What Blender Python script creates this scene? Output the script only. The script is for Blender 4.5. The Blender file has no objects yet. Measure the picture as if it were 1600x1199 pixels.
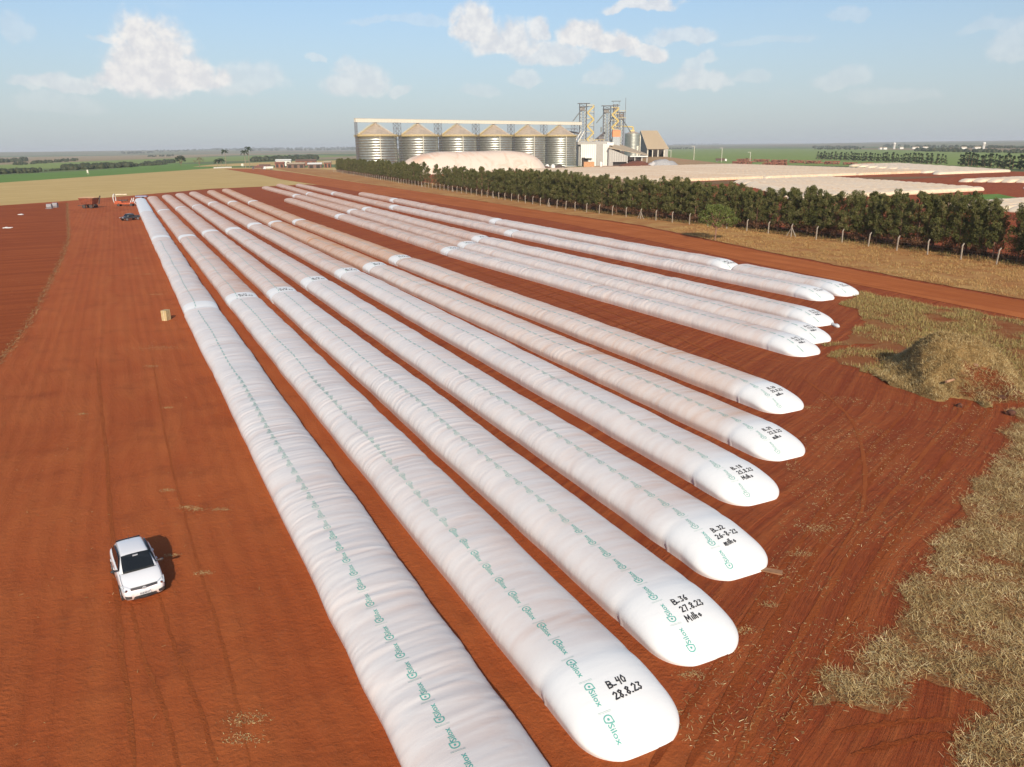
import bpy, math, random
import numpy as np
from mathutils import Vector, Matrix
R = math.radians
S = bpy.context.scene
COL = S.collection

# ------------------------------------------------------------------ camera
FPX = 1217.0; CAMH = 17.7; PITCH = math.atan((599.5 - 231.0) / FPX); ROLL = R(0.65)
cd = bpy.data.cameras.new('camera'); cam = bpy.data.objects.new('camera', cd); COL.objects.link(cam)
cd.sensor_width = 36.0; cd.lens = 36.0 * FPX / 1600.0; cd.clip_start = 0.1; cd.clip_end = 60000
fwd = Vector((0, math.cos(PITCH), -math.sin(PITCH))); up = Vector((0, math.sin(PITCH), math.cos(PITCH))); rt = Vector((1, 0, 0))
# the horizon rises to the right: turn the camera clockwise about its axis
c_, s_ = math.cos(ROLL), math.sin(ROLL)
rt2 = rt * c_ - up * s_; up2 = rt * s_ + up * c_
m = Matrix((rt2, up2, -fwd)).transposed().to_4x4(); m.translation = Vector((0, 0, CAMH)); cam.matrix_world = m
S.camera = cam

# ------------------------------------------------------------------ light
SUN_AZ = R(172.5)          # clockwise from +Y
SUN_EL = R(27.0)
sd = bpy.data.lights.new('sun', 'SUN'); so = bpy.data.objects.new('sun', sd); COL.objects.link(so)
sd.energy = 4.0; sd.angle = R(0.53); sd.color = (1.0, 0.89, 0.74)
sv = Vector((math.sin(SUN_AZ) * math.cos(SUN_EL), math.cos(SUN_AZ) * math.cos(SUN_EL), math.sin(SUN_EL)))
so.rotation_euler = sv.to_track_quat('Z', 'Y').to_euler(); so.location = (0, 0, 50)
S.view_settings.view_transform = 'Standard'; S.view_settings.look = 'None'
S.view_settings.exposure = 0.32; S.view_settings.gamma = 1.0; S.view_settings.use_curve_mapping = False

# ------------------------------------------------------------------ pixel <-> place helpers (photograph's pixels, 1600 wide)
def ray(px, py):
    a, b = px - 800, py - 599.5
    u = a * c_ - b * s_; v = a * s_ + b * c_
    return Vector((u, FPX * math.cos(PITCH) - v * math.sin(PITCH), -FPX * math.sin(PITCH) - v * math.cos(PITCH)))
def gnd(px, py, z=0.0):
    d = ray(px, py); t = (z - CAMH) / d.z
    return (d.x * t, d.y * t)
def at(px, py, D):                     # the point of that line of sight at D metres north of the camera
    d = ray(px, py); t = D / d.y
    return Vector((d.x * t, D, CAMH + d.z * t))
def azel(px, py):
    d = ray(px, py).normalized()
    return math.degrees(math.atan2(d.x, d.y)), math.degrees(math.asin(d.z))
HD = R(-26.0)                          # heading of the bag rows
def ST(s, t):                          # s along the rows, t across them
    return (s * math.sin(HD) + t * math.cos(HD), s * math.cos(HD) - t * math.sin(HD))

# ------------------------------------------------------------------ node helpers
class NT:
    def __init__(s, tree): s.t = tree; s.n = tree.nodes; s.l = tree.links
    def node(s, typ, **kw):
        n = s.n.new(typ)
        for k, v in kw.items(): setattr(n, k, v)
        return n
    def put(s, sock, v):
        if isinstance(v, bpy.types.NodeSocket): s.l.new(v, sock)
        elif v is not None: sock.default_value = v
    def m(s, op, a, b=None, c=None, clamp=False):
        n = s.n.new('ShaderNodeMath'); n.operation = op; n.use_clamp = clamp
        s.put(n.inputs[0], a); s.put(n.inputs[1], b); s.put(n.inputs[2], c)
        return n.outputs[0]
    def mix(s, f, a, b, mode='MIX'):
        n = s.n.new('ShaderNodeMix'); n.data_type = 'RGBA'; n.blend_type = mode
        s.put(n.inputs[0], f)
        for i, v in ((6, a), (7, b)):
            if isinstance(v, tuple) and len(v) == 3: v = (*v, 1)
            s.put(n.inputs[i], v)
        return n.outputs[2]
    def rng(s, v, a, b, c=0.0, d=1.0, smooth=True):
        n = s.n.new('ShaderNodeMapRange'); n.interpolation_type = 'SMOOTHSTEP' if smooth else 'LINEAR'
        s.put(n.inputs[0], v); s.put(n.inputs[1], a); s.put(n.inputs[2], b); s.put(n.inputs[3], c); s.put(n.inputs[4], d)
        return n.outputs[0]
    def noise(s, vec, scale, detail=3, rough=0.55, col=False, dist=0.0):
        n = s.n.new('ShaderNodeTexNoise'); s.put(n.inputs['Vector'], vec)
        n.inputs['Scale'].default_value = scale; n.inputs['Detail'].default_value = detail
        n.inputs['Roughness'].default_value = rough; n.inputs['Distortion'].default_value = dist
        return n.outputs['Color' if col else 'Fac']
    def mapping(s, vec, loc=(0, 0, 0), rot=(0, 0, 0), scale=(1, 1, 1)):
        n = s.n.new('ShaderNodeMapping'); s.put(n.inputs[0], vec)
        n.inputs[1].default_value = loc; n.inputs[2].default_value = rot; n.inputs[3].default_value = scale
        return n.outputs[0]
    def pos(s): return s.n.new('ShaderNodeNewGeometry').outputs['Position']
    def objc(s): return s.n.new('ShaderNodeTexCoord').outputs['Object']
    def attr(s, name, typ='GEOMETRY', out='Fac'):
        n = s.n.new('ShaderNodeAttribute'); n.attribute_name = name; n.attribute_type = typ
        return n.outputs[out]
    def bump(s, h, strength, dist):
        n = s.n.new('ShaderNodeBump'); n.inputs['Strength'].default_value = strength
        n.inputs['Distance'].default_value = dist; s.put(n.inputs['Height'], h)
        return n.outputs[0]
def new_mat(name, color=(.5, .5, .5), rough=.6, metal=0.0, spec=None):
    mt = bpy.data.materials.new(name); mt.use_nodes = True
    b = mt.node_tree.nodes['Principled BSDF']
    b.inputs['Base Color'].default_value = (*color, 1); b.inputs['Roughness'].default_value = rough
    b.inputs['Metallic'].default_value = metal
    if spec is not None: b.inputs['Specular IOR Level'].default_value = spec
    return mt, NT(mt.node_tree), b
def worn(name, color, rough=.6, metal=0.0, var=.18, scale=1.5, dust=.15, dustcol=(.30, .12, .06), bumps=.0):
    """paint, wood or metal with uneven tone and some red dust"""
    mt, n, b = new_mat(name, color, rough, metal)
    o = n.objc()
    f = n.noise(o, scale, 5, .6)
    c = n.mix(n.rng(f, .3, .7), tuple(x * (1 - var) for x in color), tuple(min(1, x * (1 + var)) for x in color))
    d = n.noise(o, scale * 2.7, 6, .7)
    c = n.mix(n.m('MULTIPLY', n.rng(d, .45, .7), dust), c, dustcol)
    n.put(b.inputs['Base Color'], c)
    n.put(b.inputs['Roughness'], n.rng(d, .2, .8, max(0, rough - .12), min(1, rough + .15)))
    if bumps: n.put(b.inputs['Normal'], n.bump(d, .4, bumps))
    return mt

# ------------------------------------------------------------------ world: sky with clouds
W = bpy.data.worlds.new('World'); S.world = W; W.use_nodes = True
W.cycles.sampling_method = 'MANUAL'; W.cycles.sample_map_resolution = 256
w = NT(W.node_tree); W.node_tree.nodes.clear()
sky = w.node('ShaderNodeTexSky', sky_type='NISHITA', sun_disc=False, sun_elevation=SUN_EL, sun_rotation=SUN_AZ,
             altitude=600, air_density=1.0, dust_density=1.6, ozone_density=1.6)
dirv = w.node('ShaderNodeTexCoord').outputs['Generated']
sx = w.node('ShaderNodeSeparateXYZ'); w.l.new(dirv, sx.inputs[0])
az = w.m('MULTIPLY', w.m('ARCTAN2', sx.outputs[0], sx.outputs[1]), 57.2958)
el = w.m('MULTIPLY', w.m('ARCSINE', sx.outputs[2]), 57.2958)
cv = w.node('ShaderNodeCombineXYZ'); w.l.new(az, cv.inputs[0]); w.l.new(el, cv.inputs[1])
n1 = w.noise(cv.outputs[0], .42, 6, .56, col=True)
sn = w.node('ShaderNodeSeparateColor'); w.l.new(n1, sn.inputs[0])
n2 = w.noise(cv.outputs[0], 1.1, 5, .58)
wu = w.m('ADD', az, w.m('MULTIPLY_ADD', sn.outputs[0], 2.6, -1.3))
wv = w.m('ADD', el, w.m('MULTIPLY_ADD', sn.outputs[1], 1.8, -.9))
# cumulus seen ahead: centre px, radii px, opacity
CL = [(238, 92, 66, 55, 1), (222, 58, 30, 30, 1), (298, 118, 52, 24, .95), (195, 122, 40, 16, .8), (110, 128, 48, 12, .55), (45, 131, 30, 9, .4),
      (385, 125, 62, 26, .38), (560, 125, 50, 26, .55), (538, 98, 25, 12, .4), (628, 140, 22, 8, .4), (95, 160, 60, 16, .22), (490, 87, 14, 6, .35),
      (742, 34, 34, 32, .9), (790, 62, 55, 26, .85), (842, 44, 24, 16, .8), (855, 80, 60, 20, .7), (820, 120, 24, 14, .4), (748, 142, 34, 12, .25),
      (908, 52, 34, 20, .95), (955, 66, 44, 18, .95), (1005, 82, 34, 12, .85), (1000, 8, 62, 10, .8), (1060, 58, 56, 12, .5), (1088, 122, 50, 18, .5),
      (1085, 100, 22, 12, .4), (1108, 86, 18, 9, .4), (945, 120, 34, 14, .28), (1170, 118, 28, 10, .25), (1320, 122, 42, 16, .28), (1390, 150, 60, 12, .2),
      (1590, 70, 40, 22, .32), (1560, 40, 60, 9, .2), (1200, 62, 70, 6, .18), (640, 30, 90, 7, .22), (25, 42, 22, 20, .22), (1330, 20, 22, 9, .22), (160, 57, 26, 5, .2)]
dens = None; opac = None
for (px, py, rx, ry, op) in CL:
    a0, e0 = azel(px, py + ry * .35); sc = 1217 / 57.3
    du = w.m('MULTIPLY', w.m('SUBTRACT', wu, a0), sc / rx)
    dv = w.m('SUBTRACT', wv, e0)
    dv = w.m('MULTIPLY', w.m('MAXIMUM', dv, w.m('MULTIPLY', dv, -2.1)), sc / (ry * 1.35))
    e = w.m('SUBTRACT', 1.0, w.m('MULTIPLY_ADD', du, du, w.m('MULTIPLY', dv, dv)))
    eo = w.m('MULTIPLY', w.m('MULTIPLY', w.m('ADD', e, .35, clamp=True), 1.6, clamp=True), op)
    dens = e if dens is None else w.m('MAXIMUM', dens, e)
    opac = eo if opac is None else w.m('MAXIMUM', opac, eo)
# the same sort of cloud goes on all round the sky
far = w.noise(w.mapping(cv.outputs[0], scale=(.055, .11, 1)), 1.0, 5, .6)
outside = w.rng(w.m('ABSOLUTE', az), 36, 46)
gen = w.m('MULTIPLY', w.rng(far, .56, .72), w.m('MAXIMUM', outside, w.rng(el, 13, 18)))
cover = w.m('MULTIPLY', w.rng(w.m('ADD', dens, w.m('MULTIPLY_ADD', n2, 1.3, -.65)), -.30, .65), opac)
cover = w.m('MAXIMUM', cover, w.m('MULTIPLY', gen, .7), clamp=True)
cover = w.m('MULTIPLY', cover, w.rng(el, 0, 4))
wisp = w.m('MULTIPLY', w.rng(w.noise(w.mapping(cv.outputs[0], scale=(.05, .25, 1)), 1.0, 4, .6), .5, .8), .22)
cover = w.m('MAXIMUM', cover, w.m('MULTIPLY', wisp, w.rng(el, 0, 8)))
sh_ = w.noise(w.mapping(cv.outputs[0], loc=(.25, .5, 0)), .9, 6, .6)
shade = w.rng(w.m('SUBTRACT', sh_, n2), -.22, .2)
ccol = w.mix(shade, (.80, .785, .76), (.61, .62, .65))
# low air is milky
mist = w.rng(el, -1, 15, 1, 0)
skyc = w.mix(w.m('MULTIPLY_ADD', mist, .70, .06), w.mix(1.0, sky.outputs[0], (.90, .99, 1.04), 'MULTIPLY'), (3.75, 4.10, 4.55))
bg1 = w.node('ShaderNodeBackground'); w.l.new(skyc, bg1.inputs[0]); bg1.inputs[1].default_value = .105
bg2 = w.node('ShaderNodeBackground'); w.l.new(w.mix(w.m('MULTIPLY', mist, .45), ccol, (.64, .63, .64)), bg2.inputs[0]); bg2.inputs[1].default_value = .95
mx = w.node('ShaderNodeMixShader'); w.l.new(cover, mx.inputs[0]); w.l.new(bg1.outputs[0], mx.inputs[1]); w.l.new(bg2.outputs[0], mx.inputs[2])
wo = w.node('ShaderNodeOutputWorld'); w.l.new(mx.outputs[0], wo.inputs[0])

# ------------------------------------------------------------------ object helpers
def link(o, parent=None):
    COL.objects.link(o)
    if parent is not None: o.parent = parent
    return o
def tag(o, label=None, cat=None, group=None, kind=None):
    if label: o['label'] = label
    if cat: o['category'] = cat
    if group: o['group'] = group
    if kind: o['kind'] = kind
    return o
def empty(name, loc=(0, 0, 0), rz=0.0):
    o = bpy.data.objects.new(name, None); o.location = loc; o.rotation_euler = (0, 0, rz); o.empty_display_size = .5
    return link(o)
def copy_thing(root, loc=None, rz=None, label=None, scale=None):
    kids = list(root.children)
    r = root.copy(); COL.objects.link(r)
    if loc is not None: r.location = loc
    if rz is not None: r.rotation_euler = (0, 0, rz)
    if scale is not None: r.scale = scale
    if label: r['label'] = label
    for k in kids:
        k2 = k.copy(); COL.objects.link(k2); k2.parent = r
        for g in k.children:
            g2 = g.copy(); COL.objects.link(g2); g2.parent = k2
    return r
class MB:
    """collects boxes, bars, tubes and sheets that together are one mesh"""
    def __init__(s): s.v = []; s.f = []
    def add(s, vs, fs):
        b = len(s.v); s.v += [tuple(x) for x in vs]; s.f += [tuple(i + b for i in q) for q in fs]; return s
    def box(s, c, d, rz=0.0, M=None):
        x, y, z = (k / 2 for k in d); cs, sn_ = math.cos(rz), math.sin(rz)
        vs = []
        for i in (-1, 1):
            for j in (-1, 1):
                for k in (-1, 1):
                    p = Vector((i * x * cs - j * y * sn_, i * x * sn_ + j * y * cs, k * z))
                    if M is not None: p = M @ Vector((i * x, j * y, k * z))
                    vs.append((p.x + c[0], p.y + c[1], p.z + c[2]))
        return s.add(vs, [(0, 1, 3, 2), (4, 6, 7, 5), (0, 4, 5, 1), (2, 3, 7, 6), (0, 2, 6, 4), (1, 5, 7, 3)])
    def tube(s, a, b, r, n=8, r2=None, caps=True):
        a, b = Vector(a), Vector(b); d = (b - a).normalized(); r2 = r if r2 is None else r2
        u = d.orthogonal().normalized(); v_ = d.cross(u)
        vs = []
        for k in range(n):
            t = 2 * math.pi * k / n; o = u * math.cos(t) + v_ * math.sin(t)
            vs += [a + o * r, b + o * r2]
        fs = [(2 * k, 2 * ((k + 1) % n), 2 * ((k + 1) % n) + 1, 2 * k + 1) for k in range(n)]
        if caps: fs += [tuple(2 * k for k in range(n))[::-1], tuple(2 * k + 1 for k in range(n))]
        return s.add(vs, fs)
    def bar(s, a, b, w_, h=None):
        return s.tube(a, b, w_ * .6, 4)
    def lathe(s, prof, n=32, c=(0, 0)):
        vs = []
        for r, z in prof:
            for k in range(n):
                t = 2 * math.pi * k / n; vs.append((c[0] + r * math.cos(t), c[1] + r * math.sin(t), z))
        fs = []
        for i in range(len(prof) - 1):
            for k in range(n):
                k2 = (k + 1) % n; fs.append((i * n + k, i * n + k2, (i + 1) * n + k2, (i + 1) * n + k))
        return s.add(vs, fs)
    def build(s, name, mat, parent=None, smooth=False):
        me = bpy.data.meshes.new(name); me.from_pydata(s.v, [], s.f); me.update()
        if mat is not None: me.materials.append(mat)
        if smooth: me.polygons.foreach_set('use_smooth', [True] * len(me.polygons))
        return link(bpy.data.objects.new(name, me), parent)
def np_mesh(name, V, F, mat, parent=None, smooth=False, link_it=True):
    """V (n,3) float array, F (m,k) int array"""
    me = bpy.data.meshes.new(name); V = np.asarray(V, np.float32); F = np.asarray(F, np.int32); k = F.shape[1]
    me.vertices.add(len(V)); me.vertices.foreach_set('co', V.ravel())
    me.loops.add(F.size); me.loops.foreach_set('vertex_index', F.ravel())
    me.polygons.add(len(F)); me.polygons.foreach_set('loop_start', np.arange(0, F.size, k, dtype=np.int32))
    if smooth: me.polygons.foreach_set('use_smooth', np.ones(len(F), bool))
    me.update(calc_edges=True)
    if mat is not None: me.materials.append(mat)
    o = bpy.data.objects.new(name, me)
    return link(o, parent) if link_it else o
def point_attr(me, name, vals):
    a = me.attributes.new(name, 'FLOAT', 'POINT'); a.data.foreach_set('value', np.asarray(vals, np.float32))
def face_attr(me, name, vals):
    a = me.attributes.new(name, 'FLOAT', 'FACE'); a.data.foreach_set('value', np.asarray(vals, np.float32))
def grid_faces(nx, ny):
    i, j = np.meshgrid(np.arange(nx - 1), np.arange(ny - 1), indexing='ij')
    a = i * ny + j
    return np.stack([a, a + 1, a + ny + 1, a + ny], -1).reshape(-1, 4)
def noise2(rs, nx, ny, cx, cy):
    """smooth random field on an nx x ny grid whose cells are cx, cy samples long"""
    gx, gy = int(nx / cx) + 4, int(ny / cy) + 4
    g = rs.uniform(-1, 1, (gx, gy))
    x = np.arange(nx) / cx; y = np.arange(ny) / cy
    xi = x.astype(int); yi = y.astype(int); fx = x - xi; fy = y - yi
    fx = fx * fx * (3 - 2 * fx); fy = fy * fy * (3 - 2 * fy)
    fx = fx[:, None]; fy = fy[None, :]
    A = g[np.ix_(xi, yi)]; B = g[np.ix_(xi + 1, yi)]; C_ = g[np.ix_(xi, yi + 1)]; D_ = g[np.ix_(xi + 1, yi + 1)]
    return (A * (1 - fx) + B * fx) * (1 - fy) + (C_ * (1 - fx) + D_ * fx) * fy
def sheet(name, pts, z, mat, cuts=0):
    """a flat ground sheet from a list of (x, y)"""
    me = bpy.data.meshes.new(name); me.from_pydata([(x, y, z) for x, y in pts], [], [tuple(range(len(pts)))]); me.update()
    if me.polygons[0].normal.z < 0: me.flip_normals()
    me.materials.append(mat)
    return tag(link(bpy.data.objects.new(name, me)), kind='structure')
def inside(P, poly):
    """points (n,2) inside a polygon"""
    x, y = P[:, 0], P[:, 1]; r = np.zeros(len(P), bool); n = len(poly)
    for i in range(n):
        x1, y1 = poly[i]; x2, y2 = poly[(i + 1) % n]
        c = ((y1 > y) != (y2 > y)) & (x < (x2 - x1) * (y - y1) / (y2 - y1 + 1e-12) + x1)
        r ^= c
    return r
def pxpoly(l): return [gnd(*q) for q in l]
def jag(pts, step, amp, seed):
    """the same outline with an uneven edge"""
    rr = random.Random(seed); out = []
    for i in range(len(pts)):
        a, b = Vector(pts[i]), Vector(pts[(i + 1) % len(pts)]); d = b - a; n = max(1, min(160, int(d.length / step)))
        nn = Vector((-d.y, d.x)).normalized(); w1 = rr.uniform(0, 6)
        for k in range(n):
            o = 0 if k == 0 else rr.uniform(-1, 1) * amp * .6 + math.sin(w1 + k * .7) * amp * .5
            p = a + d * (k / n) + nn * o; out.append((p.x, p.y))
    return out

# ================================================================== GROUND
def soil_material():
    mt, n, b = new_mat('red_soil', (.3, .08, .03), .95, spec=.15)
    p = n.pos()
    rowv = n.mapping(p, rot=(0, 0, R(-26)), scale=(1, 1, 1))       # x across the rows, y along them
    big = n.noise(p, .03, 4, .6); mid = n.noise(p, .35, 5, .65); fine = n.noise(p, 3.2, 6, .75); grit = n.noise(p, 14, 4, .8)
    warp0 = n.node('ShaderNodeVectorMath', operation='ADD'); n.l.new(rowv, warp0.inputs[0]); n.l.new(n.mapping(n.noise(p, .03, 2, .5, col=True), scale=(14, 0, 0)), warp0.inputs[1])
    lanes = n.mix(.45, n.noise(n.mapping(warp0.outputs[0], scale=(.45, .014, 1)), 1.0, 4, .6), n.noise(p, .18, 5, .65))
    warp = n.node('ShaderNodeVectorMath', operation='ADD'); n.l.new(n.mapping(p, rot=(0, 0, R(38))), warp.inputs[0]); n.l.new(n.mapping(n.noise(p, .035, 1, .5, col=True), scale=(7, 0, 0)), warp.inputs[1])
    lanes2 = n.noise(n.mapping(warp.outputs[0], scale=(1.5, .05, 1)), 1.0, 8, .78)
    xs = n.node('ShaderNodeSeparateXYZ'); n.l.new(rowv, xs.inputs[0])
    right = n.rng(n.m('ADD', xs.outputs[0], n.m('MULTIPLY', mid, 6)), 14, 22)
    trk = n.mix(right, lanes, lanes2)
    c = n.mix(n.rng(big, .3, .7), (.315, .068, .0175), (.39, .090, .0240))
    c = n.mix(n.m('MULTIPLY', right, .7), c, (.215, .039, .0135))
    c = n.mix(n.m('MULTIPLY', n.rng(trk, .38, .66), .50), c, (.46, .135, .038))
    c = n.mix(n.m('MULTIPLY', n.rng(mid, .5, .75), .35), c, (.165, .040, .0135))
    c = n.mix(n.m('MULTIPLY', n.rng(fine, .52, .8), .40), c, (.37, .125, .05))
    c = n.mix(n.m('MULTIPLY', n.rng(grit, .60, .72), .45), c, (.09, .024, .011))
    # tilled ground west of the straw line is darker, ridged along its own rows
    tl = n.m('SUBTRACT', n.m('ADD', xs.outputs[0], n.m('MULTIPLY', xs.outputs[1], .0)), -8.0)
    n.put(b.inputs['Base Color'], c)
    # wheel ruts: bands of parallel cleat marks
    wv = n.node('ShaderNodeTexWave', wave_type='BANDS', bands_direction='X'); n.l.new(n.mapping(rowv, scale=(.9, .02, 1)), wv.inputs[0])
    wv.inputs['Scale'].default_value = .35; wv.inputs['Distortion'].default_value = 5; wv.inputs['Detail'].default_value = 3
    cl = n.node('ShaderNodeTexWave', wave_type='BANDS', bands_direction='Y'); n.l.new(n.mapping(rowv, rot=(0, 0, .5)), cl.inputs[0])
    cl.inputs['Scale'].default_value = 1.3; cl.inputs['Distortion'].default_value = 5; cl.inputs['Detail'].default_value = 4; cl.inputs['Detail Scale'].default_value = 2.5
    cleat = n.m('MULTIPLY', cl.outputs['Fac'], n.rng(n.noise(n.mapping(rowv, scale=(1.2, .05, 1)), 1, 4, .6), .56, .70))
    h = n.m('ADD', n.m('MULTIPLY', fine, .5), n.m('MULTIPLY', grit, .12))
    h = n.m('ADD', h, n.m('MULTIPLY', trk, 1.6)); h = n.m('ADD', h, n.m('MULTIPLY', cleat, .10)); h = n.m('ADD', h, n.m('MULTIPLY', wv.outputs['Fac'], .18))
    n.put(b.inputs['Normal'], n.bump(h, .95, .17))
    return mt
def ground_mat(name, c1, c2, c3, scale=.2, rows=None, rowamt=.3, bump=.1, fscale=4.0):
    mt, n, b = new_mat(name, c1, .95, spec=.1)
    p = n.pos()
    f = n.noise(p, scale, 6, .65); g = n.noise(p, fscale, 6, .75); bg_ = n.noise(p, scale * .12, 3, .5)
    c = n.mix(n.rng(f, .35, .65), c1, c2)
    c = n.mix(n.m('MULTIPLY', n.rng(g, .5, .72), .8), c, c3)
    c = n.mix(n.m('MULTIPLY', n.rng(bg_, .4, .7), .5), c, c2)
    if rows:
        r = n.noise(n.mapping(n.mapping(p, rot=(0, 0, rows[0])), scale=(rows[1], rows[1] * .03, 1)), 1, 3, .5)
        c = n.mix(n.m('MULTIPLY', n.rng(r, .4, .6), rowamt), c, c3)
    n.put(b.inputs['Base Color'], c)
    n.put(b.inputs['Normal'], n.bump(g, .6, bump))
    return mt
M_soil = soil_material()
M_road = ground_mat('packed_road_soil', (.38, .105, .028), (.46, .14, .042), (.30, .078, .022), .12, (R(-26), .9), .55, .05)
M_tilled = ground_mat('tilled_soil', (.285, .065, .0165), (.33, .080, .021), (.235, .050, .0135), .15, (R(64), .55), .65, .2, 2.0)
M_stub = ground_mat('stubble_field', (.52, .36, .145), (.58, .42, .18), (.42, .28, .10), .06, (R(40), .5), .45, .2, 1.6)
M_verge = ground_mat('dry_verge', (.46, .26, .095), (.36, .155, .055), (.52, .34, .14), .15, None, 0, .2, 3.0)
M_straw_ground = ground_mat('straw_litter_ground', (.25, .075, .026), (.30, .135, .05), (.21, .048, .016), .35, None, 0, .2, 5.0)
M_green = ground_mat('green_crop', (.13, .23, .045), (.16, .25, .06), (.10, .18, .035), .02, (R(40), .3), .4, .2, .5)
M_green2 = ground_mat('pale_green_crop', (.21, .28, .075), (.19, .25, .065), (.26, .29, .10), .012, (R(70), .12), .4, .2, .3)
M_pale = ground_mat('pale_dusty_earth', (.50, .33, .22), (.42, .25, .155), (.36, .17, .10), .05, None, 0, .1, .6)
M_tan = ground_mat('tan_field', (.36, .27, .14), (.33, .25, .15), (.30, .22, .12), .01, (R(15), .08), .3, .1, .3)

def far_ground():
    mt, n, b = new_mat('farmland', (.2, .2, .1), .95, spec=.1)
    p = n.pos()
    v = n.node('ShaderNodeTexVoronoi', distance='CHEBYCHEV'); n.l.new(n.mapping(n.mapping(p, rot=(0, 0, R(22))), scale=(.0011, .0008, 1)), v.inputs['Vector'])
    v.inputs['Scale'].default_value = 1.0; v.inputs['Randomness'].default_value = .8
    sp = n.node('ShaderNodeSeparateColor'); n.l.new(v.outputs['Color'], sp.inputs[0])
    cr = n.node('ShaderNodeValToRGB'); n.l.new(sp.outputs[0], cr.inputs[0]); cr.color_ramp.interpolation = 'CONSTANT'
    e = cr.color_ramp.elements; e[0].color = (.11, .165, .06, 1); e[1].position = .28; e[1].color = (.30, .20, .12, 1)
    for pos_, c in ((.42, (.14, .19, .075)), (.58, (.34, .25, .15)), (.72, (.10, .14, .05)), (.84, (.26, .15, .09))):
        q = e.new(pos_); q.color = (*c, 1)
    c = n.mix(n.m('MULTIPLY', n.noise(p, .01, 5, .6), .5), cr.outputs[0], (.2, .19, .09))
    n.put(b.inputs['Base Color'], c)
    return mt
M_far = far_ground()
# the base sheet, with low hills far off
nx = 90
gx = np.sign(np.linspace(-1, 1, nx)) * np.abs(np.linspace(-1, 1, nx)) ** 1.6 * 16000; gy = np.linspace(0, 1, nx) ** 1.6 * 18000 - 1500
X, Y = np.meshgrid(gx, gy, indexing='ij')
rs = np.random.RandomState(5)
hill = noise2(rs, nx, nx, 9, 7) * .6 + noise2(rs, nx, nx, 4, 4) * .4
dist = np.hypot(X, Y)
Z = np.clip((dist - 4500) / 6000, 0, 1) * (18 + 30 * hill)
tag(np_mesh('ground', np.stack([X, Y, Z], -1).reshape(-1, 3), grid_faces(nx, nx)[:, ::-1], M_far, smooth=True), kind='structure')

sheet('green_field', pxpoly([(0, 286.5), (345, 263.2), (392, 259), (330, 257), (270, 256), (140, 267), (0, 274)]) + [(-560, 700), (-480, 480)], .06, M_green)
sheet('pale_field', pxpoly([(0, 266), (130, 262), (300, 254), (430, 249), (560, 244), (440, 242), (200, 250), (0, 258)]) + [(-900, 900)], .05, M_green2)
sheet('tan_field', pxpoly([(0, 255), (150, 250), (250, 248), (520, 236.5), (420, 235.5), (200, 240), (0, 246)]), .05, M_tan)
sheet('grass_field', pxpoly([(300, 261), (560, 256.5), (560, 250), (430, 253), (330, 257.5)]), .07, M_stub)
sheet('green_field', pxpoly([(1040, 253), (1200, 258), (1600, 264), (1640, 240), (1600, 237.5), (1300, 233), (1030, 232), (1000, 240)]), .06, M_green2)
sheet('stubble_field', pxpoly([(0, 345), (210, 320), (450, 296), (620, 290), (530, 262), (345, 262.5), (0, 286)]) + [(-480, 480), (-420, 60), (-262, 60)], .09, M_stub)
A0, A1, A2, A3 = gnd(0, 322), gnd(105, 314.5), gnd(210, 306), gnd(450, 288)
yard = [(-250, 92), A0, A1, A2] + pxpoly([(330, 295.5), (439, 291), (480, 288.5), (560, 294), (850, 336), (1200, 407), (1600, 486)]) + [(75, 70), (300, -60), (-300, -60)]
sheet('yard', jag(yard, 3, .5, 2), .12, M_soil)
sheet('rear_yard', pxpoly([(535, 271), (600, 262), (900, 262), (1030, 254), (1200, 259), (1500, 266), (1640, 270)]) + [(560, 380), (300, 60), (90, 60), (75, 80)] + pxpoly([(1600, 478), (1200, 401), (850, 331), (620, 292)]), .105, M_soil)
# tilled part left of the line of straw
line_px = [(105, 318), (108, 372), (95, 410), (72, 455), (45, 508), (18, 545), (-20, 590)]
sheet('tilled_strip', [A0, gnd(105, 317)] + pxpoly(line_px) + [(-60, 60), (-75, 30), (-250, 60)], .135, M_tilled)
# wheel tracks pressed into the soil
M_rut = ground_mat('rut_soil', (.265, .058, .0155), (.33, .078, .021), (.21, .046, .013), .8, None, 0, .3, 9.0)
M_rutp = ground_mat('pale_rut_soil', (.38, .10, .028), (.33, .08, .022), (.28, .065, .02), .8, None, 0, .3, 9.0)
def track(pts, wd, mat, seed, z=.128):
    P = [Vector(gnd(*q)) for q in pts]; rr = random.Random(seed); Q = []
    for i in range(len(P) - 1):
        for k in range(14):
            t = k / 14; p0, p1, p2, p3 = P[max(0, i - 1)], P[i], P[i + 1], P[min(len(P) - 1, i + 2)]
            Q.append(.5 * ((2 * p1) + (p2 - p0) * t + (2 * p0 - 5 * p1 + 4 * p2 - p3) * t * t + (3 * p1 - p0 - 3 * p2 + p3) * t ** 3))
    vs = []; fs = []
    for i in range(len(Q)):
        d = (Q[min(i + 1, len(Q) - 1)] - Q[max(i - 1, 0)]).normalized(); nn = Vector((-d.y, d.x)); w_ = wd * rr.uniform(.6, 1.15) / 2 * min(1, .15 + min(i, len(Q) - 1 - i) / 6)
        c = Q[i] + nn * rr.uniform(-.03, .03); vs += [(*(c - nn * w_), z), (*(c + nn * w_), z)]
        if i: k = 2 * i; fs.append((k - 2, k, k + 1, k - 1))
    o = MB().add(vs, fs).build('wheel_track', mat)
    if o.data.polygons[0].normal.z < 0: o.data.flip_normals()
    tag(o, kind='structure')
tz = .126
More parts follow.
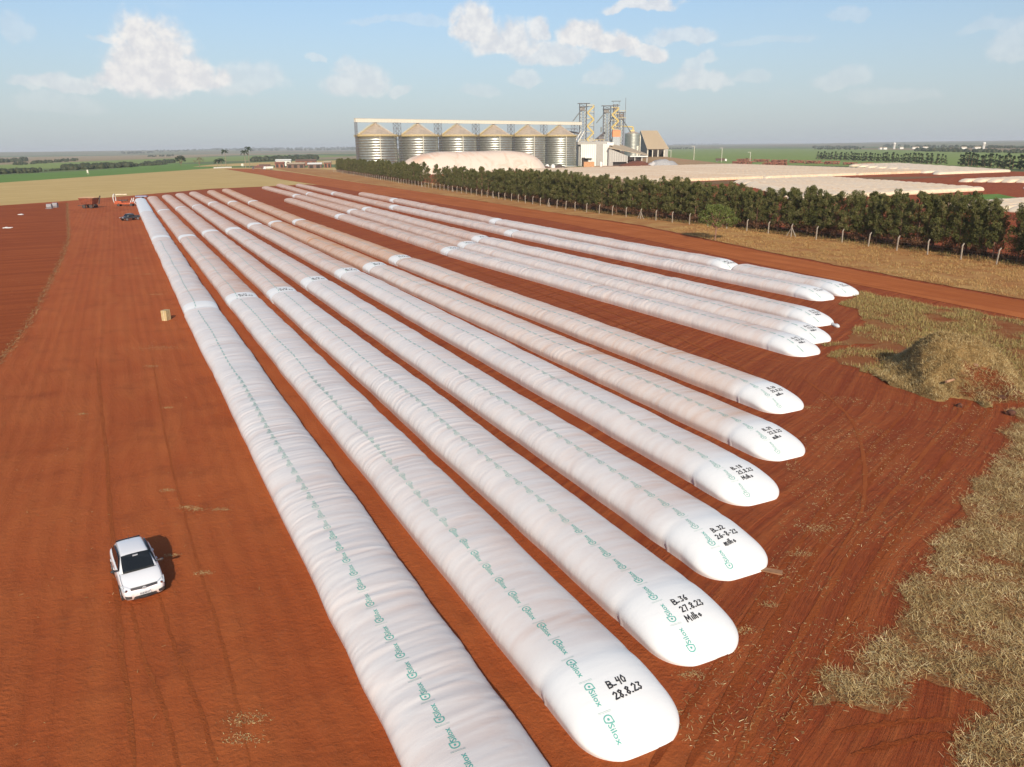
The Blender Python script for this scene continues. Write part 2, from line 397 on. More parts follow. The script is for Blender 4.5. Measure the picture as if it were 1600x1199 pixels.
for i, (pts, wd, mt_) in enumerate((([(238, 560), (262, 700), (300, 850), (345, 1000), (400, 1230)], .12, M_rutp), ([(205, 946), (222, 1020), (262, 1130), (285, 1230)], .16, M_rutp), ([(248, 930), (275, 1020), (318, 1130), (345, 1230)], .16, M_rutp),
        ([(150, 560), (165, 700), (180, 900), (190, 1010), (215, 1230)], .22, M_rutp), 
        ([(1190, 1230), (1300, 1010), (1400, 830), (1500, 690), (1560, 630)], .35, M_rut), ([(1130, 1230), (1250, 1000), (1360, 820), (1470, 680), (1530, 620)], .30, M_rutp), ([(1060, 1230), (1190, 1010), (1320, 800), (1430, 680)], .4, M_rut),
        ([(1240, 1110), (1330, 960), (1400, 850), (1480, 740)], .2, M_rutp), ([(1000, 1230), (1130, 1030), (1230, 880), (1330, 740), (1420, 640)], .3, M_rut), ([(1215, 1150), (1290, 1040), (1360, 950)], .22, M_rut),
        ([(1300, 1150), (1400, 1135), (1500, 1128)], .25, M_rut), ([(1330, 1185), (1430, 1160), (1520, 1150)], .25, M_rut), ([(1250, 590), (1330, 660), (1350, 780), (1290, 900)], .25, M_rutp), ([(760, 420), (900, 470), (1060, 530), (1200, 600)], .3, M_rutp), ([(700, 410), (860, 466), (1020, 530), (1170, 606)], .3, M_rut))):
    tz += .0012; track(pts, wd, mt_, i, tz)

# road beside the windbreak
rd = pxpoly([(358, 265.6), (350, 264.2), (406, 264.2), (450, 268.8), (500, 276.5), (560, 286), (700, 307), (850, 331), (1000, 355), (1200, 397), (1400, 437), (1600, 473)]) + [(75, 78), (66, 60)] + \
     pxpoly([(1600, 500), (1400, 459), (1200, 418), (1000, 374), (850, 344), (700, 321), (560, 300), (520, 293), (477, 286.5), (440, 281), (409, 274)])
sheet('road', rd, .15, M_road)
# grass strip between road and fence, and the rough grass by the spoil heap
verge_px = [(430, 264), (455, 268.5), (520, 279), (620, 295), (720, 310), (850, 331), (1000, 353), (1200, 395), (1400, 434), (1600, 470)]
verge_top = [(1640, 420), (1540, 404), (1385, 380), (1250, 364), (1110, 345), (900, 320), (760, 300), (660, 284), (520, 266), (440, 262)]
VERGE = pxpoly(verge_px) + [(76, 84), (95, 80)] + pxpoly(verge_top)
sheet('verge', jag(VERGE, 1.5, .35, 5), .17, M_verge)
ROUGH = pxpoly([(1345, 458), (1440, 476), (1600, 505), (1640, 530), (1640, 640), (1560, 610), (1400, 600), (1290, 560), (1330, 545), (1380, 540), (1290, 545), (1350, 510), (1340, 485), (1310, 478)])
ROUGH = jag(ROUGH, .8, .7, 4)
sheet('rough_grass', ROUGH, .14, M_straw_ground)
STRAW = pxpoly([(1640, 610), (1592, 640), (1560, 720), (1510, 780), (1470, 850), (1415, 940), (1400, 975), (1335, 1040), (1270, 1110), (1400, 1105), (1440, 1065), (1530, 1095), (1560, 1125), (1500, 1160), (1480, 1230), (1700, 1260), (1800, 1000), (1760, 650)])
STRAW = jag(STRAW, .5, .55, 3)
sheet('straw_ground', STRAW, .14, M_straw_ground)
# pale earth and red paths between the packed bags behind the windbreak
sheet('pale_apron', pxpoly([(835, 265), (1040, 254), (1180, 262), (1370, 270), (1200, 276), (1000, 290), (900, 290), (840, 278)]), .15, M_pale)
sheet('green_patch', pxpoly([(1500, 306), (1560, 304), (1600, 312), (1560, 318), (1505, 315)]), .16, M_green)
sheet('grass_field', pxpoly([(1040, 286), (1200, 281), (1380, 277), (1500, 276), (1380, 283), (1200, 285), (1060, 292)]), .16, ground_mat('brown_grass', (.19, .12, .05), (.22, .10, .045), (.12, .12, .04), .05, None, 0, .1, .6))

# ================================================================== BLADES of straw and grass (nobody could count them)
def blade_mat(name, cols):
    mt, n, b = new_mat(name, cols[0], .8, spec=.2)
    cr = n.node('ShaderNodeValToRGB'); n.l.new(n.attr('tone'), cr.inputs[0])
    e = cr.color_ramp.elements; e[0].color = (*cols[0], 1); e[-1].color = (*cols[-1], 1)
    for i, c in enumerate(cols[1:-1]): e.new((i + 1) / (len(cols) - 1)).color = (*c, 1)
    n.put(b.inputs['Base Color'], cr.outputs[0])
    return mt
M_strawb = blade_mat('straw', [(.13, .072, .026), (.34, .22, .085), (.54, .39, .17), (.84, .67, .37)])
M_grassb = blade_mat('dry_grass', [(.22, .10, .035), (.40, .20, .07), (.46, .28, .10), (.56, .38, .16), (.22, .20, .06)])
M_roughb = blade_mat('rough_grass_blades', [(.20, .12, .05), (.38, .25, .10), (.24, .22, .06), (.52, .39, .19)])
def blades(name, P, z, length, width, lift, mat, rs, label, cat='straw'):
    """P (n,2) roots; each blade is one thin quad with its own lean"""
    n = len(P); a = rs.uniform(0, 2 * np.pi, n); L = length * rs.uniform(.4, 1.5, n); W_ = width * rs.uniform(.6, 1.4, n)
    el_ = rs.uniform(lift[0], lift[1], n)
    d = np.stack([np.cos(a) * np.cos(el_), np.sin(a) * np.cos(el_), np.sin(el_)], -1) * L[:, None]
    sd_ = np.stack([-np.sin(a), np.cos(a), rs.uniform(-.5, .5, n)], -1) * W_[:, None] * .5
    b = np.concatenate([P, (np.zeros(n) + z)[:, None]], 1)
    b[:, 2] += rs.uniform(0, .04, n)
    V = np.stack([b - sd_, b + sd_, b + d + sd_ * .5, b + d - sd_ * .5], 1).reshape(-1, 3)
    F = np.arange(4 * n).reshape(n, 4)
    o = np_mesh(name, V, F, mat)
    pt = np.sin(P[:, 0] * 1.9 + np.sin(P[:, 1] * 1.3) * 2) * np.sin(P[:, 1] * 1.5 + np.cos(P[:, 0] * .9) * 2)
    face_attr(o.data, 'tone', np.clip(rs.normal(.45, .25, n) + .14 * pt, 0, 1))
    tag(o, label, cat, kind='stuff')
    return o
def scatter(poly, n, rs, patchy=0.0, cell=4.0):
    P = np.array(poly); lo, hi = P.min(0), P.max(0)
    Q = rs.uniform(lo, hi, (n * 4, 2)); Q = Q[inside(Q, poly)]
    if patchy:
        g = rs.uniform(0, 1, (400, 400)); ij = ((Q - lo) / cell); i0 = ij.astype(int); f = ij - i0; f = f * f * (3 - 2 * f); i0 %= 398
        v = (g[i0[:, 0], i0[:, 1]] * (1 - f[:, 0]) + g[i0[:, 0] + 1, i0[:, 1]] * f[:, 0]) * (1 - f[:, 1]) + (g[i0[:, 0], i0[:, 1] + 1] * (1 - f[:, 0]) + g[i0[:, 0] + 1, i0[:, 1] + 1] * f[:, 0]) * f[:, 1]
        Q = Q[v > patchy * rs.uniform(.4, 1.1, len(Q))]
    return Q[:n]
rs = np.random.RandomState(11)
NEARSTRAW = [q for q in STRAW]
sl = scatter(STRAW, 175000, rs, .42, .7); sl = sl + rs.normal(0, .22, sl.shape)
blades('straw_litter', sl, .15, .205, .0135, (-.05, .65), M_strawb, rs, 'dry straw litter lying over the red soil at lower right')
# loose straw on the bare soil, thick near the edge of the litter, thin elsewhere
edge = pxpoly([(1280, 620), (1560, 640), (1500, 760), (1430, 900), (1300, 1060), (1230, 1199), (1050, 1199), (1060, 1100), (1160, 980), (1210, 860), (1230, 720)])
e1 = scatter(edge, 9000, rs, .58, 1.6)
e2 = scatter(pxpoly([(0, 420), (240, 420), (330, 700), (560, 1199), (0, 1199)]), 1300, rs, .66, 3.0)
e3 = scatter(pxpoly([(650, 380), (1290, 560), (1240, 620), (560, 330)]), 900, rs, .5, 3.0)
blades('loose_straw', np.concatenate([e1, e2, e3]), .125, .12, .015, (0, .35), M_strawb, rs, 'scattered single straws lying on the bare red soil')
# windrow of straw beside the tilled strip
lp = np.array(pxpoly(line_px)); seg = np.hypot(*np.diff(lp, axis=0).T); cum = np.concatenate([[0], np.cumsum(seg)])
tt = rs.uniform(0, cum[-1], 5500)
Q = np.stack([np.interp(tt, cum, lp[:, 0]), np.interp(tt, cum, lp[:, 1])], -1) + rs.normal(0, .25, (5500, 2))
blades('straw_windrow', Q, .14, .3, .035, (0, .5), blade_mat('windrow_straw', [(.22, .11, .05), (.36, .21, .09), (.44, .28, .13)]), rs, 'thin line of straw along the edge of the tilled strip')
# little spills of grain and chaff
sp_px = [(247, 546, 1.6), (237, 575, .5), (308, 800, .35), (292, 797, .3), (263, 770, .3), (385, 1130, .5), (378, 1160, .4), (262, 640, .3), (318, 900, .25), (130, 650, .3), (345, 800, .3), (270, 872, .25), (1255, 640, .6), (1160, 990, .4), (1200, 950, .3), (1050, 1120, .3), (1080, 1060, .35), (230, 430, .7), (215, 405, .7), (245, 462, .8), (1280, 830, .7), (1250, 870, .5)]
L = []
for px, py, r in sp_px:
    c = gnd(px, py); k = int(420 * r); L.append(np.array(c) + rs.normal(0, 1, (k, 2)) * (r * .75, r * .35))
blades('chaff', np.concatenate(L), .125, .06, .02, (0, .3), blade_mat('chaff', [(.35, .20, .08), (.50, .33, .14), (.58, .42, .2)]), rs, 'small yellow spills of grain and chaff on the red soil')
vg = scatter(VERGE, 60000, rs, .42, 3.5)
VN = [gnd(*q) for q in ((1040, 362), (1200, 395), (1400, 434), (1600, 470))] + [(76, 84), (95, 80)] + [gnd(*q) for q in ((1640, 420), (1540, 404), (1385, 380), (1250, 364), (1110, 345))]
vg = np.concatenate([vg, scatter(VN, 90000, rs, .58, 2.0)])
d_ = np.hypot(vg[:, 0], vg[:, 1]); vg = vg[(d_ < 420)]
blades('verge_grass', vg, .17, .25, .035, (.0, 1.2), M_grassb, rs, 'dry golden grass on the strip between road and post fence', 'grass')
blades('rough_grass_blades', scatter(ROUGH, 45000, rs, .42, 2.5), .14, .26, .03, (.1, 1.3), M_roughb, rs, 'rough dry grass with green tufts around the spoil heap', 'grass')

# ================================================================== GRAIN BAGS
def bag_mat():
    mt, n, b = new_mat('bag_film', (.8, .8, .8), .42, spec=.35)
    uv = n.node('ShaderNodeUVMap').outputs[0]            # u metres along the bag, v 0..1 across it
    sp = n.node('ShaderNodeSeparateXYZ'); n.l.new(uv, sp.inputs[0]); U, V_ = sp.outputs[0], sp.outputs[1]
    lvl = n.attr('dust', 'OBJECT'); warm = n.attr('warm', 'OBJECT'); seed = n.attr('seed', 'OBJECT')
    tr = n.attr('trough'); cl = n.attr('clean')
    cb = n.node('ShaderNodeCombineXYZ'); n.l.new(n.m('ADD', U, seed), cb.inputs[0]); n.l.new(V_, cb.inputs[1])
    f1 = n.noise(n.mapping(cb.outputs[0], scale=(1.7, 2.2, 1)), 1, 4, .6, dist=.5)     # bands across the bag
    f2 = n.noise(n.mapping(cb.outputs[0], scale=(.14, 2.6, 1)), 1, 3, .5)              # slow changes along it
    f3 = n.noise(n.mapping(cb.outputs[0], scale=(6, 30, 1)), 1, 5, .7)                 # speckle
    top = n.rng(V_, .98, .52, 0.0, 1.0)
    right = n.rng(V_, .30, .62, 1.0, .25)                 # v runs right to left; wind lays the dust on the right shoulder
    a = n.m('ADD', n.m('MULTIPLY', n.rng(f1, .35, .7), .55), n.m('MULTIPLY', tr, .75))
    a = n.m('ADD', a, n.m('MULTIPLY', f2, .5)); a = n.m('ADD', a, n.m('MULTIPLY_ADD', f3, .5, -.25))
    a = n.m('MULTIPLY', a, n.m('ADD', n.m('MULTIPLY', right, .75), .35)); a = n.m('MULTIPLY', a, n.m('MULTIPLY', lvl, 1.35))
    base = n.m('MULTIPLY', n.rng(n.m('ABSOLUTE', n.m('SUBTRACT', V_, .5)), .40, .5), .45)   # splash at the foot
    a = n.m('MAXIMUM', a, n.m('MULTIPLY', base, n.m('ADD', lvl, .35)))
    a = n.m('MULTIPLY', a, n.m('MULTIPLY_ADD', cl, -.93, 1.0), clamp=True)
    cream = n.attr('cream', 'OBJECT')
    film = n.mix(cl, n.mix(n.m('MULTIPLY', lvl, n.m('MULTIPLY_ADD', right, .5, .55), clamp=True), (.77, .768, .76), n.mix(warm, (.62, .44, .34), (.64, .37, .20))), (.755, .755, .745))
    dcol = n.mix(warm, (.50, .235, .14), (.56, .26, .10))
    film = n.mix(n.m('MULTIPLY', cream, .85), film, (.80, .66, .45)); dcol = n.mix(cream, dcol, (.62, .42, .26))
    n.put(b.inputs['Base Color'], n.mix(a, film, dcol))
    n.put(b.inputs['Roughness'], n.m('MULTIPLY_ADD', a, .35, .40))
    n.put(b.inputs['Normal'], n.bump(n.m('ADD', n.noise(n.mapping(cb.outputs[0], scale=(4, 7, 1)), 1, 5, .6), n.m('MULTIPLY', f1, 1.2)), .22, .035))
    return mt
M_bag = bag_mat()
M_print, _n, _b = new_mat('green_print', (.13, .42, .36), .5); 
M_print2, _n, _b = new_mat('faded_green_print', (.36, .50, .46), .55)
M_print_mid, _n, _b = new_mat('weathered_green_print', (.28, .47, .42), .5)
M_ink, _n, _b = new_mat('black_marker', (.03, .028, .03), .5)
BW, BH = 1.93, 1.40

# --- lettering: a real font outline for the printed name, strokes for the handwriting
def text_tris(txt, size):
    cu = bpy.data.curves.new('lettering', 'FONT'); cu.body = txt; cu.size = size; cu.resolution_u = 2; cu.offset = .004
    o = bpy.data.objects.new('lettering', cu); COL.objects.link(o)
    dg = bpy.context.evaluated_depsgraph_get(); me = o.evaluated_get(dg).to_mesh(); me.calc_loop_triangles()
    V = np.array([v.co[:2] for v in me.vertices]); T = np.array([t.vertices[:] for t in me.loop_triangles])
    o.evaluated_get(dg).to_mesh_clear(); bpy.data.objects.remove(o); bpy.data.curves.remove(cu)
    return V, T
def ribbon(pts, wd):
    P = np.array(pts, float); V = []; T = []
    for i in range(len(P) - 1):
        d = P[i + 1] - P[i]; l = np.hypot(*d); 
        if l < 1e-6: continue
        d = d / l; nrm = np.array([-d[1], d[0]]) * wd / 2; e = d * wd * .35; k = len(V)
        V += [P[i] - e - nrm, P[i] - e + nrm, P[i + 1] + e + nrm, P[i + 1] + e - nrm]; T += [(k, k + 1, k + 2), (k, k + 2, k + 3)]
    return np.array(V), np.array(T)
def merge(parts):
    V = []; T = []; k = 0
    for v, t in parts: V.append(v); T.append(t + k); k += len(v)
    return np.concatenate(V), np.concatenate(T)
def arc(cx, cy, r, a0, a1, n=10, ry=None):
    ry = r if ry is None else ry
    return [(cx + r * math.cos(R(a0 + (a1 - a0) * i / n)), cy + ry * math.sin(R(a0 + (a1 - a0) * i / n))) for i in range(n + 1)]
tv, tt_ = text_tris('Silox', .34)
_w = tv[:, 0].max()
tv = tv * np.array([.60 / _w, .82])
icon = merge([ribbon(arc(-.15, .11, .10, 100, 290, 8, .13), .036), ribbon([(-.17, .24), (.0, .25), (-.02, .10), (-.07, -.02), (-.12, -.03)], .036),
              ribbon(arc(-.125, .115, .022, 0, 360, 5), .04)])
bars = merge([ribbon([(-.40, -.1), (-.36, .34)], .012), ribbon([(-.36, -.1), (-.32, .34)], .008)])
LOGO = merge([(tv, tt_), icon]); LOGO = (LOGO[0] + np.array([-.18, -.12]), LOGO[1])
BARS = (bars[0] + np.array([-.18, -.12]), bars[1])
LOGO_FAR = merge([ribbon([(-.36, 0), (-.2, 0)], .17), ribbon([(-.1, 0), (.34, -.02)], .10)])
GL = {  # handwriting, unit-high strokes
 'B': [[(0, 0), (.05, 1), (.5, .9), (.55, .65), (.1, .52), (.6, .35), (.5, .05), (0, 0)]],
 '.': [[(.05, .0), (.2, .03)]], '-': [[(.02, .4), (.4, .42)]], '_': [[(.02, .12), (.42, .14)]], ' ': [], '/': [[(0, -.1), (.3, 1)]],
 '0': [[(.3, 1), (.05, .6), (.1, .1), (.4, .05), (.55, .5), (.3, 1)]], '1': [[(.1, .75), (.3, 1), (.3, 0)]],
 '2': [[(0, .8), (.25, 1), (.5, .75), (.05, .05), (.6, .1)]], '3': [[(.05, .95), (.5, .95), (.25, .55), (.5, .3), (.3, 0), (.02, .1)]],
 '4': [[(.15, 1), (.05, .45), (.5, .5)], [(.5, 1), (.4, -.1)]], '5': [[(.55, 1), (.15, .95), (.1, .55), (.45, .5), (.4, .05), (.05, .05)]],
 '6': [[(.45, 1), (.1, .5), (.15, .05), (.45, .1), (.45, .4), (.12, .4)]], '7': [[(.02, .95), (.5, 1), (.2, 0)]],
 '8': [[(.3, .5), (.05, .8), (.3, 1), (.5, .8), (.08, .2), (.3, 0), (.5, .2), (.3, .5)]], '9': [[(.5, .6), (.15, .55), (.15, .95), (.5, .9), (.4, 0)]],
 'M': [[(0, 0), (.1, 1), (.4, .3), (.7, 1), (.75, 0)]], 'm': [[(0, 0), (.05, .6), (.25, .55), (.28, 0)], [(.28, .45), (.5, .62), (.55, 0)]],
 'i': [[(.1, 0), (.12, .6)]], 'l': [[(.08, 0), (.15, 1)]], 'h': [[(.05, 0), (.12, 1)], [(.08, .4), (.35, .5), (.35, 0)]], 'o': [[(.25, .5), (.03, .25), (.2, 0), (.4, .2), (.25, .5)]]}
def hand(lines, h, rs_, wd=.055):
    out = []
    for r_, ln in enumerate(lines):
        x = rs_.uniform(-.06, .06)
        for ch in ln:
            for st in GL[ch]:
                out.append(ribbon([(x + p[0] * h * 1.0, -r_ * h * 1.62 + p[1] * h + x * .10 + rs_.uniform(-.01, .01)) for p in st], wd))
            adv = {'M': 1.0, '.': .4, ' ': .3, 'm': .75, 'i': .3, 'l': .3}.get(ch, .72)
            x += adv * h
    V, T = merge(out); c = (V.max(0) + V.min(0)) / 2
    return V - c, T

def arc_cells(nu):
    return np.linspace(0, 1, nu)
def bag_grid(L, ds, nu, seed, amp=1.0, smooth_end=9.0, endl=3.7, clean=3.5, soft=1.6):
    """grid of points of a filled bag lying along +x, near end at x=0; returns P (nx,nu,3), trough, clean"""
    rs = np.random.RandomState(seed)
    x = np.concatenate([np.linspace(0, .5, 9)[:-1] ** 2 * 2, np.arange(.5, 5, min(ds, .12)), np.arange(5, L - 1.2, ds), L - np.linspace(1.2, 0, 9)])
    x = np.unique(np.round(x, 4)); nx = len(x)
    v = np.linspace(0, 1, nu); th = np.pi * v
    # plan and height along the bag
    wv = 1 + .022 * np.interp(x, np.arange(0, L + 4, 2.3), rs.uniform(-1, 1, len(np.arange(0, L + 4, 2.3))))
    hv = 1 + .035 * np.interp(x, np.arange(0, L + 5, 3.1), rs.uniform(-1, 1, len(np.arange(0, L + 5, 3.1))))
    e = np.clip(x / 1.7, 0, 1); wend = .30 + .70 * (1 - (1 - e) ** 2.6) ** .55
    e = np.clip(x / endl, 0, 1); hend = .22 + .78 * (1 - (1 - e) ** 2.0) ** .92
    hend *= np.clip(x / .12, 0, 1) ** .5
    e2 = np.clip((L - x) / .9, 0, 1); wend = wend * (.80 + .20 * (1 - (1 - e2) ** 2) ** .5); hend = hend * (.55 + .45 * (1 - (1 - e2) ** 2) ** .5) * np.clip((L - x) / .05, 0, 1) ** .5
    pinch = np.exp(-((x - 3.55) / .33) ** 2)
    Wd = BW * wv * wend * (1 - .022 * pinch); Hh = BH * hv * hend * (1 - .012 * pinch)
    c, s = np.cos(th), np.sin(th)
    yy = np.sign(c) * np.abs(c) ** .80; zz = s ** .62
    tuck = 1 - .085 * np.exp(-(s / .16) ** 2)
    side = rs.uniform(-.02, .02)
    Yc = -(Wd[:, None] * (yy * tuck)[None, :])      # v=0 is the right-hand foot
    Yc = Yc
    Zc = Hh[:, None] * zz[None, :]
    cen = .06 * np.interp(x, np.arange(0, L + 9, 8.0), rs.uniform(-1, 1, len(np.arange(0, L + 9, 8.0))))
    Yc = Yc + cen[:, None]
    # folds: fields stretched across the bag
    dx = np.gradient(x)
    xi = (x / .05)
    def fld(cx, cy, s_):
        g = np.random.RandomState(s_).uniform(-1, 1, (int(L / cx) + 6, int(nu / cy) + 4))
        slant = .35 * np.sin(v * np.pi * 1.3 + s_)[None, :] + .0 * x[:, None]
        a = (x[:, None] + slant) / cx + 1; b = np.broadcast_to(np.arange(nu)[None, :] / cy, a.shape)
        ai = a.astype(int); bi = b.astype(int); fa = a - ai; fb = b - bi; fa = fa * fa * (3 - 2 * fa); fb = fb * fb * (3 - 2 * fb)
        return (g[ai, bi] * (1 - fa) + g[ai + 1, bi] * fa) * (1 - fb) + (g[ai, bi + 1] * (1 - fa) + g[ai + 1, bi + 1] * fa) * fb
    f_a = 1 - np.abs(fld(.26, nu / 2.2, seed + 1)) * 2; f_b = 1 - np.abs(fld(.55, nu / 1.7, seed + 2)) * 2; f_c = fld(2.1, nu / 1.8, seed + 3); f_d = fld(1.1, nu / 5, seed + 4)
    calm = np.clip((x - 3.8) / smooth_end, .12, 1)[:, None]
    d = amp * (calm * (.013 * f_a + .017 * f_b) + (.25 + .75 * calm) * (.032 * f_c + .014 * f_d))
    edge = np.clip(s * 2.2, 0, 1)[None, :]
    d = d * edge * np.clip(x / 1.0, 0, 1)[:, None]
    nrm = np.stack([np.zeros_like(c), -c, s], -1)
    P = np.stack([np.broadcast_to(x[:, None], Yc.shape), Yc, Zc], -1) + d[..., None] * nrm[None]
    # crumpled crease where the folded tail begins, deeper towards one foot
    cr = np.exp(-((x[:, None] - 3.55 - .25 * np.cos(th)[None, :]) / .07) ** 2) * (.09 * np.clip(1 - s[None, :] * 1.6, 0, 1))
    P[..., 2] -= cr * .7; P[..., 1] -= np.sign(-Yc) * -cr * .4 * -1
    P[..., 2] = np.maximum(P[..., 2], -.02)
    # small puckers along the foot
    pk = np.abs(np.sin(x[:, None] * 14 + np.random.RandomState(seed).uniform(0, 6, nx)[:, None] * .25)) * np.exp(-((s[None, :] - .22) / .16) ** 2) * .018 * np.clip(x / 4 - .8, 0, 1)[:, None] * amp
    P += pk[..., None] * nrm[None]
    tr = np.clip(-(.02 * f_a + .030 * f_b + .03 * f_c) / .05, 0, 1)
    cl = 1 - np.clip((x - clean) / soft, 0, 1)[:, None] * np.ones((1, nu))
    return P, tr, cl, x
def bag_mesh(P, tr, cl, x):
    nx, nu = P.shape[:2]
    o = np_mesh('film', P.reshape(-1, 3), grid_faces(nx, nu)[:, ::-1], M_bag, smooth=True, link_it=False)
    me = o.data; bpy.data.objects.remove(o)
    point_attr(me, 'trough', tr.ravel()); point_attr(me, 'clean', cl.ravel())
    uv = me.uv_layers.new(name='UVMap'); idx = np.empty(len(me.loops), np.int32); me.loops.foreach_get('vertex_index', idx)
    UV = np.stack([np.broadcast_to(x[:, None], (nx, nu)), np.broadcast_to(np.linspace(0, 1, nu)[None, :], (nx, nu))], -1).reshape(-1, 2).astype(np.float32)
    uv.data.foreach_set('uv', UV[idx].ravel())
    return me
def on_bag(P, x, V2, x0, y0, flip, off=.014):
    """lay flat lettering (a along the bag, b across) on the film round the point x0, y0"""
    a = V2[:, 0] * (1 if flip else -1); b = V2[:, 1] * (1 if flip else -1)
    X_ = x0 + a; Y_ = y0 + b                      # +y is the left side of the bag seen from the camera
    i = np.clip(np.searchsorted(x, X_) - 1, 0, len(x) - 2); fx = np.clip((X_ - x[i]) / (x[i + 1] - x[i]), 0, 1)
    rowY = P[i, :, 1] * (1 - fx)[:, None] + P[i + 1, :, 1] * fx[:, None]; rowZ = P[i, :, 2] * (1 - fx)[:, None] + P[i + 1, :, 2] * fx[:, None]
    out = np.empty((len(X_), 3))
    for k in range(len(X_)):
        ry, rz = rowY[k], rowZ[k]
        q = np.clip(np.searchsorted(ry, Y_[k]) - 1, 0, len(ry) - 2); f = (Y_[k] - ry[q]) / (ry[q + 1] - ry[q] + 1e-9)
        out[k] = (X_[k], Y_[k], rz[q] * (1 - f) + rz[q + 1] * f + off)
    return out
def printing(name, P, x, items, mat, parent):
    V = []; F = []; k = 0
    for (v2, t2, x0, y0, flip, off) in items:
        V.append(on_bag(P, x, v2, x0, y0, flip, off)); F.append(t2 + k); k += len(v2)
    return np_mesh(name, np.concatenate(V), np.concatenate(F), mat, parent)

ordn = ['leftmost row', 'second row from the left', 'third row from the left', 'fourth row from the left', 'fifth row from the left', 'sixth row from the left', 'seventh row from the left',
        'eighth row from the left', 'ninth row from the left', 'tenth row from the left', 'second row from the road', 'row along the road']
segn = ['nearest bag', 'second bag back', 'third bag back', 'farthest bag']
# rows: near tip s, joints, far end ; centre t at those s ; dust levels ; warm
ROWS = [
 ([11.0, 91, 172.7, 252.4, 325.6], [7.05, 6.5, 6.5, 6.5, 6.8], [.22, .34, .28, .0], .2, False, ['', '', '', '']),
 ([15.6, 94.9, 172.2, 254.4, 336], [12.1, 11.6, 11.5, 11.4, 11.4], [.27, .6, .75, .88], .2, True, ['B_40|28.8.23', 'B_31|25.8.23', '', '']),
 ([18.2, 96.4, 179.7, 264.9, 346], [16.85, 16.6, 16.75, 17.0, 17.0], [.26, .55, .72, .88], .25, False, ['B_36|27.8.23|Milho', 'B_27|24.8.23', '', '']),
 ([22.0, 102.8, 182.6, 270.5, 357], [21.85, 22.1, 21.9, 22.2, 22.6], [.28, .52, .72, .88], .25, False, ['B_32|26-8-23|milho', 'B_23|23.8.23', '', '']),
 ([27.1, 108.2, 191.8, 283, 364], [27.5, 28.0, 27.9, 28.3, 28.4], [.30, .62, .8, .9], .4, False, ['B_18|25.8.23|Milho', 'B_13|22.8.23', '', '']),
 ([30.8, 111.9, 195.5, 282.4, 370], [33.2, 33.2, 33.3, 34.4, 36.2], [.45, .95, 1.0, 1.0], .75, False, ['B_24|23.8.23|milho', 'B_15|20.8.23', '', '']),
 ([37.0, 118.1, 197.2, 281.5, 383], [39.4, 39.2, 39.4, 40.9, 43.8], [.50, .95, 1.0, 1.0], .8, False, ['B_20|22.8.23|milho', 'B_11|19.8.23', '', '']),
 ([47.3, 124.4, 207.4, 291.5], [52.1, 50.4, 52.5, 54.3], [.42, .75, .95], .4, False, ['B_14|18.8.23|Milho', 'B_10|14.8.23', '', '']),
 ([50.2, 130.2, 221.9, 312.7, 396], [56.6, 55.8, 59.6, 62.1, 63.3], [.42, .75, .95, 1.0], .4, False, ['B_12|17.8.23|Milho', 'B_9|13.8.23', '', '']),
 ([55.2, 137.8, 228.1, 322.6, 419], [62.4, 62.0, 65.6, 69.1, 74.2], [.42, .7, .95, 1.0], .4, False, ['B_10|16.8.23|Milho', 'B_8|12.8.23', '', '']),
 ([64.8, 145.1, 231.2, 320.6, 412], [73.0, 72.6, 75.0, 78.9, 82.5], [.40, .6, .9, 1.0], .35, False, ['B_7|11.8.23', '', '', '']),
 ([65.4, 88.0, 170.7, 263.9, 312], [77.8, 79.6, 80.8, 85.6, 87.0], [.40, .45, .8, 1.0], .35, False, ['B_6|10.8.23', 'B_3|09.8.23', '', '']),
]
seed = 100
